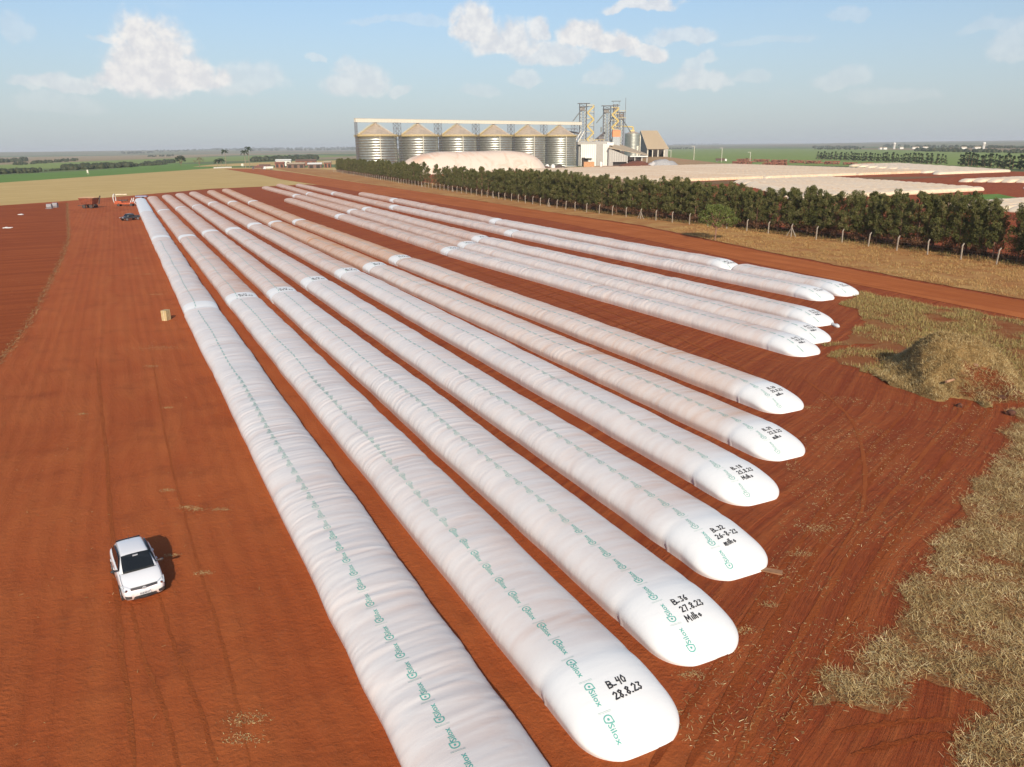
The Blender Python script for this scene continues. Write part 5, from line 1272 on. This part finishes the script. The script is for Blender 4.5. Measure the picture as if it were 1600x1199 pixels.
# lamp posts by the plant
for px, py, D, h in ((1084, 250, 860, 17), (1127.5, 249, 880, 15), (1048, 250, 900, 13), (1172, 249, 900, 10)):
    p = at(px, py, D); r = empty('lamp_post', (p.x, D, 0)); tag(r, 'slim pale lamp post at the field edge, %s from the plant' % {1084: 'second', 1127.5: 'third, behind the dump truck', 1048: 'nearest', 1172: 'farthest'}[px], 'lamp post', 'lamp posts along the crop')
    MB().tube((0, 0, 0), (0, 0, h), .25, 6).build('pole', M_cream, r); MB().box((-1.4, 0, h), (3.2, .3, .25)).build('lamp_arm', M_cream, r)
# heaps of logs
M_log = worn('red_dusty_log', (.26, .10, .06), .9, var=.35, scale=.4)
logs = [(1163, 252.5, 21), (1190, 253.5, 24), (1218, 254.5, 24), (1245, 255.2, 22), (1272, 256, 22), (1300, 257, 22), (1160, 257, 30), (1210, 259, 36), (1330, 257.5, 20), (1355, 258.0, 18)]
for i, (px, py, wpx) in enumerate(logs):
    x, y = gnd(px, py); w_ = wpx * y / 1217; rr = random.Random(i); r = empty('log_pile', (x, y, .1), R(-20)); nl = 5
    tag(r, 'long pile of reddish logs, %s from the left in the %s line' % ((['first', 'second', 'third', 'fourth', 'fifth', 'sixth'][i], 'rear') if i < 6 else (['first', 'second', 'third', 'fourth'][i - 6], 'front')), 'log pile', 'log piles between the packed bags and the crop')
    for lv in range(3 if i < 8 else 2):
        mb = MB()
        for k in range(int(w_ / 1.1)):
            xx = -w_ / 2 + k * 1.1 + rr.uniform(-.2, .2) + .5 * lv; l_ = rr.uniform(4, 6.5); aa = rr.uniform(-.12, .12) + (.9 if rr.random() < .25 else 0)
            mb.tube((xx - math.sin(aa) * l_ / 2, -l_ / 2, .5 + lv * .9 + rr.uniform(-.1, .25)), (xx + math.sin(aa) * l_ / 2, l_ / 2, .5 + lv * .9 + rr.uniform(-.1, .25)), rr.uniform(.35, .55), 6)
        o = mb.build('log_layer', M_log, r); o['kind'] = 'stuff'

# ================================================================== SPOIL HEAP
mx0, my0 = gnd(1507, 607)
k = 90; a = np.linspace(-1, 1, k); A_, B_ = np.meshgrid(a, a, indexing='ij')
rs = np.random.RandomState(21)
n1_ = noise2(rs, k, k, 12, 12); n2_ = noise2(rs, k, k, 5, 5); n3_ = noise2(rs, k, k, 2, 2)
rad = np.sqrt((A_ / .92) ** 2 + (B_ / .92) ** 2) + .17 * n1_ + .06 * n2_
ridge = np.clip(1 - rad, 0, 1)
Zh = 3.6 * np.clip(1 - rad ** 1.7, 0, 1)
# scooped-out front and a steep left shoulder
scoop = np.exp(-(((A_ - .15) / .42) ** 2 + ((B_ + .62) / .38) ** 2)); Zh *= 1 - .80 * scoop
steep = 1 / (1 + np.exp(-(A_ + .52 - .35 * B_ + .05 * n2_) / .045)); Zh = Zh * (.30 + .70 * steep)
Zh += (.26 * n2_ + .17 * n3_) * np.clip(Zh, 0, .8); Zh = np.where(rad > 1, -.25, Zh)
SX, SY = 5.4, 7.0
MP = np.stack([mx0 + A_ * SX, my0 + B_ * SY + 2.0, Zh + .12], -1)
mt, n, b = new_mat('spoil', (.2, .1, .05), .95, spec=.1)
p = n.pos(); f = n.noise(p, .7, 6, .7); g = n.noise(p, 6, 5, .8); at_ = n.attr('soil')
c = n.mix(n.rng(n.m('ADD', f, n.m('MULTIPLY_ADD', at_, .5, -.25)), .42, .58), (.33, .21, .085), (.20, .052, .02))
c = n.mix(n.m('MULTIPLY', n.rng(g, .5, .75), .6), c, (.09, .05, .025))
n.put(b.inputs['Base Color'], c); n.put(b.inputs['Normal'], n.bump(g, .9, .15))
mo = np_mesh('spoil_heap', MP.reshape(-1, 3), grid_faces(k, k)[:, ::-1], mt, smooth=True)
point_attr(mo.data, 'soil', np.clip(scoop * 1.3, 0, 1).ravel())
tag(mo, 'straw covered spoil heap with scooped red front near the right edge', 'heap')
# straw lying on it
nb = 85000; ia = rs.uniform(0, k - 1.001, nb); ib = rs.uniform(0, k - 1.001, nb); i0 = ia.astype(int); j0 = ib.astype(int)
fa = (ia - i0)[:, None]; fb = (ib - j0)[:, None]
Q = (MP[i0, j0] * (1 - fa) + MP[i0 + 1, j0] * fa) * (1 - fb) + (MP[i0, j0 + 1] * (1 - fa) + MP[i0 + 1, j0 + 1] * fa) * fb
sc = scoop[i0, j0]; keep = (Q[:, 2] > .1) & (rs.uniform(0, 1, nb) > sc * .95 - .1)
Q = Q[keep]
bl = blades('heap_straw', Q[:, :2], 0, .24, .02, (-.2, .9), M_strawb, rs, 'straw tangled over the spoil heap')
co = np.empty(len(bl.data.vertices) * 3, np.float32); bl.data.vertices.foreach_get('co', co); co = co.reshape(-1, 3); co[:, 2] += np.repeat(Q[:, 2] + .02, 4); bl.data.vertices.foreach_set('co', co.ravel())
M_bark = worn('pale_bark', (.36, .20, .11), .85, var=.3)
def logp(px1, py1, z1, px2, py2, z2, rdi, lab):
    A1 = Vector((*gnd(px1, py1, z1), z1)); B1 = Vector((*gnd(px2, py2, z2), z2))
    tag(MB().tube(A1, B1, rdi, 9, rdi * .8).build('log', M_bark), lab, 'log', 'logs in the spoil heap')
logp(1490, 576, 1.6, 1511, 572, 1.7, .24, 'pale orange log half buried near the middle of the spoil heap')
logp(1514, 570, 1.75, 1528, 573, 1.7, .22, 'greyish log butted right of the orange log')
logp(1478, 597, 1.1, 1498, 591, 1.2, .10, 'thin pale stick lying low on the front of the spoil heap')
# clods and tufts at the foot
for j, (px, py, rr_) in enumerate(((1484, 604, .25), (1478, 592, .22), (1565, 618, .34), (1580, 640, .3), (1545, 585, .26), (1500, 628, .2))):
    x, y = gnd(px, py, .5); rr = random.Random(j); mb = MB(); mb.lathe([(.01, .75 * rr_), (rr_ * .5, .68 * rr_), (rr_ * .9, .35 * rr_), (rr_, 0), (rr_ * .8, -.2)], 9)
    mb.v = [(p_[0] * rr.uniform(.7, 1.3), p_[1] * rr.uniform(.7, 1.3), p_[2]) for p_ in mb.v]
    o = mb.build('earth_clod', worn('earth_clod', (.10, .035, .018), .95, var=.3, scale=4)); o.location = (x, y, .25)
    tag(o, ['large clod at the front of the spoil heap below the stick', 'clod left of the thin stick on the heap', 'dark clod at the right foot of the heap', 'lowest dark clod right of the heap front', 'clod above the right slope of the heap', 'small clod on the bare soil before the heap'][j], 'clod')
# ================================================================== FENCE
fp = [gnd(*q) for q in ((519, 269), (560, 276), (640, 290), (760, 309), (900, 331), (1017, 345), (1110, 356), (1227, 370.5), (1302, 379.5), (1388, 391.5), (1540, 413), (1600, 423), (1665, 436))]
FP = np.array(fp); seg = np.hypot(*np.diff(FP, axis=0).T); cum = np.concatenate([[0], np.cumsum(seg)])
M_post = worn('concrete_post', (.38, .32, .25), .85, var=.12, dust=.3)
M_wire, _n, _b = new_mat('fence_wire', (.25, .23, .21), .5, .6)
fr = empty('post_fence', (FP[-1][0], FP[-1][1], .1)); tag(fr, 'concrete post fence with bent tops and wires along the windbreak', 'fence')
step = 6.2; nP = int(cum[-1] / step)
base = MB().box((0, 0, 1.1), (.15, .15, 2.2)); base.add([(-.075, -.075, 2.2), (.075, -.075, 2.2), (.075, .075, 2.2), (-.075, .075, 2.2), (.22, -.06, 2.62), (.30, -.06, 2.52), (.30, .06, 2.52), (.22, .06, 2.62)], [(0, 4, 7, 3), (1, 2, 6, 5), (0, 1, 5, 4), (2, 3, 7, 6), (4, 5, 6, 7)])
p0 = base.build('post', M_post, fr); pm = p0.data
br = MB().bar((.0, 0, 1.9), (0, 1.25, 0), .14).bar((.0, 0, 1.9), (0, -1.25, 0), .14).build('brace', M_post, None); brm = br.data; bpy.data.objects.remove(br)
fdir = []
Pp = []
for i in range(nP):
    q = i * step; x = np.interp(cum[-1] - q, cum, FP[:, 0]); y = np.interp(cum[-1] - q, cum, FP[:, 1])
    x2 = np.interp(cum[-1] - q - 1, cum, FP[:, 0]); y2 = np.interp(cum[-1] - q - 1, cum, FP[:, 1]); h = math.atan2(y2 - y, x2 - x)
    Pp.append((x, y)); o = p0 if i == 0 else link(bpy.data.objects.new('post', pm), fr)
    rr = random.Random(i); o.location = (x - FP[-1][0], y - FP[-1][1], 0); o.rotation_euler = (rr.uniform(-.04, .04), rr.uniform(-.04, .04), h - math.pi / 2)
    if i % 8 == 1:
        o2 = link(bpy.data.objects.new('brace', brm), fr); o2.location = o.location; o2.rotation_euler = (0, 0, h - math.pi / 2)
for z in (.35, .75, 1.15, 1.55, 1.95):
    mb = MB()
    for i in range(0, nP - 1): 
        if i > 45: break
        mb.tube((Pp[i][0] - FP[-1][0], Pp[i][1] - FP[-1][1], z), (Pp[i + 1][0] - FP[-1][0], Pp[i + 1][1] - FP[-1][1], z), .008, 3, caps=False)
    mb.build('wire', M_wire, fr)

# ================================================================== TREES
def leaf_mat(name, c1, c2, c3):
    mt, n, b = new_mat(name, c1, .6, spec=.25)
    cr = n.node('ShaderNodeValToRGB'); n.l.new(n.attr('tone'), cr.inputs[0]); e = cr.color_ramp.elements
    e[0].color = (*c1, 1); e[1].color = (*c3, 1); q = e.new(.55); q.color = (*c2, 1)
    n.put(b.inputs['Base Color'], cr.outputs[0])
    tr = n.node('ShaderNodeBsdfTranslucent'); n.l.new(cr.outputs[0], tr.inputs[0]); mxs = n.node('ShaderNodeMixShader'); mxs.inputs[0].default_value = .25
    out = n.n['Material Output']; n.l.new(b.outputs[0], mxs.inputs[1]); n.l.new(tr.outputs[0], mxs.inputs[2]); n.l.new(mxs.outputs[0], out.inputs[0])
    return mt
M_euc = leaf_mat('eucalyptus_leaf', (.07, .075, .02), (.15, .155, .045), (.30, .25, .11))
M_euc_red = leaf_mat('rusty_leaf', (.08, .045, .02), (.20, .10, .05), (.32, .17, .09))
M_leaf = leaf_mat('broad_leaf', (.07, .09, .018), (.16, .19, .045), (.26, .27, .09))
M_pine = leaf_mat('dark_pine_leaf', (.02, .035, .014), (.04, .062, .024), (.08, .10, .04))
M_trunk = worn('reddish_trunk', (.24, .13, .08), .9, var=.3)
def foliage(name, cen, rads, per, leaf, mat, parent, rs, tone=.5, droop=.3, stretch=(1, 1, .8)):
    """leaf-sized faces thrown round many small clump centres"""
    n = len(cen) * per; C_ = np.repeat(cen, per, 0); Rr = np.repeat(rads, per)[:, None]
    d = rs.normal(0, 1, (n, 3)); d /= np.linalg.norm(d, axis=1)[:, None]; p = C_ + d * Rr * rs.uniform(.3, 1, (n, 1)) ** .5 * np.array(stretch)
    a = rs.normal(0, 1, (n, 3)); a[:, 2] -= droop; a /= np.linalg.norm(a, axis=1)[:, None]; b_ = np.cross(a, rs.normal(0, 1, (n, 3))); b_ /= np.linalg.norm(b_, axis=1)[:, None]
    L_ = leaf * rs.uniform(.6, 1.4, (n, 1)); W_ = L_ * .34
    V = np.stack([p - a * L_ * .5, p + b_ * W_ * .5, p + a * L_ * .5, p - b_ * W_ * .5], 1).reshape(-1, 3)
    o = np_mesh(name, V, np.arange(4 * n).reshape(n, 4), mat, parent)
    ct = np.repeat(rs.normal(0, .14, len(cen)), per)
    face_attr(o.data, 'tone', np.clip(rs.normal(tone, .15, n) + ct, 0, 1))
    return o
def eucalyptus(seed, label):
    rs = np.random.RandomState(seed); rr = random.Random(seed); H_ = 8.8
    r = empty('eucalyptus_tree', (0, 0, 0)); tag(r, label, 'tree')
    mb = MB(); bend = [(0, 0, 0)]
    for k in range(1, 6): bend.append((bend[-1][0] + rr.uniform(-.14, .14), bend[-1][1] + rr.uniform(-.14, .14), H_ * .95 * k / 5))
    for k in range(5): mb.tube(bend[k], bend[k + 1], .11 * (1 - k * .17), 6, .11 * (1 - (k + 1) * .17), caps=False)
    cen = []; rad = []
    for k in range(66):
        f = rs.uniform(.03, 1.0) ** .85; z = H_ * f * 1.03; i = min(4, int(f * 5)); bx = bend[i]; 
        ln = (1.9 * (1 - f) ** .50 + .25) * rs.uniform(.55, 1.1) * (1 if f > .25 else .75); a = rs.uniform(0, 2 * np.pi)
        tip = (bx[0] + ln * math.cos(a), bx[1] + ln * math.sin(a), min(z + ln * .45, H_ * 1.06))
        mb.tube((bx[0], bx[1], max(.3, z - .2)), tip, .035, 4, .012, caps=False)
        cen.append(tip); rad.append(rs.uniform(.40, .85) * (1 - .50 * f)); 
        if rs.uniform() < .8: cen.append(tuple((np.array(tip) + np.array([bx[0], bx[1], z])) / 2)); rad.append(rs.uniform(.3, .5))
    mb.build('trunk', M_trunk, r)
    cen = np.array(cen); rad = np.array(rad); low = cen[:, 2] < 2.2
    foliage('crown', cen[~low], rad[~low], 84, .225, M_euc, r, rs, stretch=(.8, .8, 1.25))
    if low.sum(): foliage('lower_leaves', cen[low], rad[low], 40, .28, M_euc_red, r, rs)
    return r
protos = [eucalyptus(300 + k, '') for k in range(7)]
pk = 0; used = [False] * 7
def place_euc(x, y, h, rr, label, group):
    global pk
    k = rr.randrange(7); s = h / 8.8; sc_ = (s * rr.uniform(1.0, 1.32), s * rr.uniform(1.0, 1.32), s)
    if not used[k]: o = protos[k]; used[k] = True; o.location = (x, y, .1); o.rotation_euler = (0, 0, rr.uniform(0, 6.28)); o.scale = sc_; o['label'] = label
    else: o = copy_thing(protos[k], (x, y, .1), rr.uniform(0, 6.28), label, sc_)
    o['group'] = group
rr = random.Random(77)
tot = cum[-1]; q = 1.0
while q < tot - 2:
    x = np.interp(tot - q, cum, FP[:, 0]); y = np.interp(tot - q, cum, FP[:, 1]); x2 = np.interp(tot - q - 1, cum, FP[:, 0]); y2 = np.interp(tot - q - 1, cum, FP[:, 1])
    h = math.atan2(y2 - y, x2 - x); nx_, ny_ = math.sin(h), -math.cos(h)     # away from the road
    pxx = 800 + 1217 * x / y
    gap = 658 < pxx < 676
    stp = 2.5 if y < 300 else 5.4
    if not gap:
        left = pxx < 660
        lab = 'bushy eucalyptus in the left block of the windbreak, before the leftmost silo' if left else ('slim dark eucalyptus in the near right part of the windbreak' if y < 190 else 'slim dark eucalyptus in the middle part of the windbreak')
        grp = 'eucalyptus trees of the left windbreak block' if left else ('eucalyptus trees of the near windbreak' if y < 190 else 'eucalyptus trees of the middle windbreak')
        for row in (0, 1):
            if row == 1 and rr.random() < .25: continue
            dd = 4.2 + row * 3.4 + rr.uniform(-.6, .6); jj = rr.uniform(-.8, .8) + row * 1.4
            place_euc(x + nx_ * dd + math.cos(h) * jj, y + ny_ * dd + math.sin(h) * jj, rr.uniform(7.4, 9.4) * (1.0 if y < 190 else 1.08 if not left else 1.15), rr, lab, grp)
    q += stp
# low brown undergrowth beneath the windbreak
rs = np.random.RandomState(31); U0 = []
qq = np.concatenate([rs.uniform(0, 140, 30000), rs.uniform(140, 420, 22000)]); dd = rs.uniform(1.2, 10, len(qq)); 
gx_ = np.interp(tot - qq, cum, FP[:, 0]); gy_ = np.interp(tot - qq, cum, FP[:, 1]); hx_ = np.interp(tot - qq - 1, cum, FP[:, 0]) - gx_; hy_ = np.interp(tot - qq - 1, cum, FP[:, 1]) - gy_; hl = np.hypot(hx_, hy_) + 1e-9
UP = np.stack([gx_ + hy_ / hl * dd, gy_ - hx_ / hl * dd], -1); cl_ = np.sin(UP[:, 0] * 1.1) * np.sin(UP[:, 1] * .8 + 1) + rs.uniform(-.6, .6, len(UP)); UP = UP[cl_ > -.15]
blades('undergrowth', UP, .12, .55, .09, (.2, 1.4), blade_mat('undergrowth_leaf', [(.07, .05, .02), (.16, .08, .035), (.20, .15, .05), (.12, .13, .04)]), rs, 'low brown undergrowth beneath the eucalyptus windbreak', 'undergrowth')
# dark shelter belts beyond the packed bags
pr = empty('dark_pine_tree'); rs = np.random.RandomState(9); rr = random.Random(5)
cen = []; rad = []
for k in range(26):
    f = rs.uniform(.08, 1); ln = 1.9 * (1 - f) + .2; a = rs.uniform(0, 6.28); cen.append((ln * math.cos(a) * rs.uniform(.3, 1), ln * math.sin(a) * rs.uniform(.3, 1), 8.5 * f)); rad.append(.75 * (1 - .4 * f))
foliage('crown', np.array(cen), np.array(rad), 16, .75, M_pine, pr, rs); MB().tube((0, 0, 0), (0, 0, 8), .14, 5, .04).build('trunk', M_trunk, pr)
tag(pr, 'dark conical tree in the left shelter belt behind the log piles', 'tree', 'dark trees of the left shelter belt')
first = True
for (xa, ya, xb, yb, n_, hh, lab, grp) in ((1278, 249.0, 1476, 257.5, 64, 8.6, 'dark conical tree in the left shelter belt behind the log piles', 'dark trees of the left shelter belt'), (1500, 259.0, 1690, 272, 52, 9.5, 'dark conical tree in the right shelter belt at the edge of the photo', 'dark trees of the right shelter belt')):
    A1, B1 = Vector((*gnd(xa, ya), 0)), Vector((*gnd(xb, yb), 0))
    for i in range(n_):
        f = (i + rr.uniform(-.3, .3)) / (n_ - 1); p = A1.lerp(B1, f); sc_ = rr.uniform(.82, 1.12) * hh / 8.5; loc = (p.x, p.y + rr.uniform(-2, 2), 0)
        if first: o = pr; o.location = loc; first = False
        else: o = copy_thing(pr, loc, rr.uniform(0, 6.28), lab)
        o['group'] = grp; o.scale = (sc_ * rr.uniform(1, 1.5), sc_ * rr.uniform(1, 1.5), sc_)
# single broad tree by the road
def broad_tree(name, loc, h, w_, seed, label, mat=M_leaf, leaf=.3, nc=70, per=60, trunk_h=.35):
    rs = np.random.RandomState(seed); r = empty(name, loc); tag(r, label, 'tree')
    mb = MB(); th_ = h * trunk_h; mb.tube((0, 0, 0), (.1, 0, th_), h * .022, 8, h * .017)
    cen = []; rad = []
    for k in range(nc):
        u = rs.normal(0, 1, 3); u /= np.linalg.norm(u); u[2] = abs(u[2]) * .9 - .25
        q = np.array([u[0] * w_ / 2, u[1] * w_ / 2, h * .50 + u[2] * h * .46]) * np.array([1, 1, 1]) * 1.0
        q[:2] *= rs.uniform(.45, 1.0)
        if rs.uniform() < .45: mb.tube((.1, 0, th_ * rs.uniform(.75, 1)), tuple(q), h * .010, 5, h * .003, caps=False)
        cen.append(q); rad.append(rs.uniform(.5, .95) * w_ / 9)
    mb.build('trunk', M_trunk, r)
    foliage('crown', np.array(cen), np.array(rad), per, leaf, mat, r, rs)
    return r
tx, ty = gnd(1117, 377)
broad_tree('broad_tree', (tx, ty, .15), 8.1, 8.4, 6, 'single spreading green tree standing on the dry verge before the windbreak', per=75, nc=85)
x, y = gnd(283, 259); broad_tree('round_tree', (x, y, 0), 15, 16, 8, 'round dark tree standing alone at the far edge of the green field', M_pine, 1.4, 40, 30, .2)
x, y = gnd(312, 261); broad_tree('sparse_tree', (x, y, 0), 13, 14, 12, 'sparse brownish tree between the round tree and the palms', M_euc_red, .8, 22, 14, .3)
x, y = gnd(1166, 252); broad_tree('shrub', (x, y, 0), 4, 5, 13, 'small dark shrub right of the dump truck', M_pine, .8, 14, 14, .1)
# palms
def palm(px, py, h, seed, label, n_f=22, fl=4.6):
    x, y = gnd(px, py); rs = np.random.RandomState(seed); r = empty('palm_tree', (x, y, 0)); tag(r, label, 'palm tree', 'palms at the field corner')
    MB().tube((0, 0, 0), (.4, 0, h), .42, 8, .26).build('trunk', worn('palm_trunk', (.25, .2, .14), .9), r)
    V = []; F = []
    for k in range(n_f):
        a = rs.uniform(0, 6.28); e = rs.uniform(-.2, 1.2); L_ = fl * rs.uniform(.8, 1.1); pts = []
        for q in range(7):
            f = q / 6; pts.append(np.array([.4 + math.cos(a) * L_ * f * math.cos(e * (1 - f * .4)), math.sin(a) * L_ * f * math.cos(e * (1 - f * .4)), h + L_ * (math.sin(e) * f - .75 * f * f)]))
        sd_ = np.array([-math.sin(a), math.cos(a), 0])
        for q in range(6):
            for sg in (1, -1):
                w1 = .9 * (1 - abs(q / 6 - .4)); i0 = len(V); V += [pts[q], pts[q + 1], pts[q + 1] + sd_ * sg * w1 + np.array([0, 0, -.45]), pts[q] + sd_ * sg * w1 * .8 + np.array([0, 0, -.4])]; F.append((i0, i0 + 1, i0 + 2, i0 + 3))
    o = np_mesh('fronds', np.array(V), np.array(F), M_pine, r); face_attr(o.data, 'tone', rs.uniform(.3, .8, len(F)))
palm(340, 262.5, 8, 1, 'short palm at the left of the palm group'); palm(346, 262.5, 9, 2, 'short palm right beside the leftmost palm'); palm(353.5, 261.5, 18, 3, 'tall palm above the two short palms'); palm(384, 262.5, 17, 4, 'left palm of the pair on the right'); palm(390, 261, 21, 5, 'tallest palm, right one of the pair')
for px, py, lab in ((379, 261.5, 'cream board sign left of the pair of palms'), (137.5, 273, 'small yellow field marker in the green crop')):
    x, y = gnd(px, py); r = empty('field_sign', (x, y, 0)); tag(r, lab, 'sign'); MB().box((0, 0, 2.6), (2.6 if px > 200 else 1.3, .2, 2.4)).build('board', M_cream, r); MB().box((-.6, .2, .9), (.15, .15, 1.8)).box((.6, .2, .9), (.15, .15, 1.8)).build('leg', M_cream, r)
# low white wall by the palms
a, b_ = Vector((*gnd(334, 263.5), .6)), Vector((*gnd(362, 262.5), .6)); d = b_ - a; tag(MB().box((a + b_) / 2, (d.length, .4, 1.4), math.atan2(d.y, d.x)).build('low_wall', M_white), 'low white wall below the short palms', 'wall')

# ================================================================== FAR WOODS (each a mass nobody could count)
def wood(px0, px1, py0, py1, hpx, n_, seed, label):
    rs = np.random.RandomState(seed); V = []; F = []; T = []
    for i in range(n_):
        f = rs.uniform(0, 1); px = px0 + (px1 - px0) * f; py = py0 + (py1 - py0) * f + rs.uniform(-.5, .5) * .35 * hpx
        x, y = gnd(px, py); D = math.hypot(x, y)
        h = hpx * D / 1217 * rs.uniform(.6, 1.05); r_ = h * rs.uniform(.5, .8)
        zt = max(0, (D - 4500) / 6000) * 20
        nn = 7; i0 = len(V)
        for (rf, zf) in ((.75, 0), (1.0, .38), (.7, .78)):
            for k in range(nn):
                a = 2 * math.pi * k / nn + rs.uniform(-.3, .3); q = r_ * rf * rs.uniform(.7, 1.25); V.append((x + q * math.cos(a), y + q * math.sin(a), zt + h * zf * rs.uniform(.85, 1.15)))
        V.append((x, y, zt + h)); top = len(V) - 1
        for lv in range(2):
            for k in range(nn): F.append((i0 + lv * nn + k, i0 + lv * nn + (k + 1) % nn, i0 + (lv + 1) * nn + (k + 1) % nn)); F.append((i0 + lv * nn + k, i0 + (lv + 1) * nn + (k + 1) % nn, i0 + (lv + 1) * nn + k))
        for k in range(nn): F.append((i0 + 2 * nn + k, i0 + 2 * nn + (k + 1) % nn, top))
    o = np_mesh('distant_wood', np.array(V), np.array(F), M_wood); face_attr(o.data, 'tone', rs.uniform(.1, .9, len(F)))
    tag(o, label, 'wood', kind='stuff')
M_wood = leaf_mat('distant_tree', (.03, .045, .02), (.055, .07, .03), (.10, .09, .045))
WD = [(-20, 42, 255, 252, 5, 60, 'dark wood at the left edge, before the hills'), (22, 122, 258.5, 251, 4, 70, 'low strip of trees behind the left wood'), (-20, 68, 272, 268.5, 6, 90, 'scrubby trees along the hollow at the far left'),
      (70, 100, 268, 266, 3, 20, 'few low bushes in the hollow'), (98, 205, 265.5, 260.5, 7, 120, 'long strip of trees in the hollow left of centre'), (200, 262, 260.5, 257, 4.5, 60, 'bushes joining the strip to the round tree'), (228, 272, 257.5, 254, 5, 50, 'darker clump right of the long strip'),
      (395, 500, 252, 248.5, 6.5, 120, 'dark strip of wood behind the palms'), (190, 330, 241.8, 238.5, 3.0, 90, 'thin dark tree line under the horizon'), (330, 560, 238.5, 236, 3.6, 150, 'long tree line on the horizon left of the silos'),
      (230, 275, 245.5, 244, 2.4, 30, 'small green clump on the far slope'), (1040, 1130, 230, 229, 1.8, 50, 'thin tree line on the horizon right of the barn'), (1270, 1350, 231, 231.5, 3, 70, 'tree line on the horizon above the left shelter belt'),
      (1380, 1600, 229.5, 232, 3.4, 160, 'long tree line on the horizon at right'), (1430, 1640, 236, 240, 4.6, 170, 'wood round the far farm at right'), (1272, 1345, 233.5, 234, 2.6, 40, 'low trees beyond the crop'), (1040, 1080, 233.5, 233, 2.2, 30, 'small clump at the crop edge by the barn')]
for i, (a0_, a1_, b0_, b1_, hp, nn_, lab) in enumerate(WD): wood(a0_, a1_, b0_, b1_, hp, nn_, 50 + i, lab)

# ================================================================== HAZE
hz = MB().box((0, 6000, 32.5), (30000, 17000, 67.0 + 2)).build('haze', None)
hm = bpy.data.materials.new('haze'); hm.use_nodes = True; hm.node_tree.nodes.clear()
pv = hm.node_tree.nodes.new('ShaderNodeVolumePrincipled'); ho = hm.node_tree.nodes.new('ShaderNodeOutputMaterial'); hm.node_tree.links.new(pv.outputs[0], ho.inputs['Volume'])
pv.inputs['Color'].default_value = (.86, .90, .97, 1); pv.inputs['Density'].default_value = .00009; pv.inputs['Anisotropy'].default_value = .0
hz.data.materials.append(hm); hz['kind'] = 'stuff'; hz['label'] = 'thin pale haze lying over the whole plain'
S.cycles.volume_bounces = 0; S.cycles.max_bounces = 6; S.cycles.transparent_max_bounces = 8
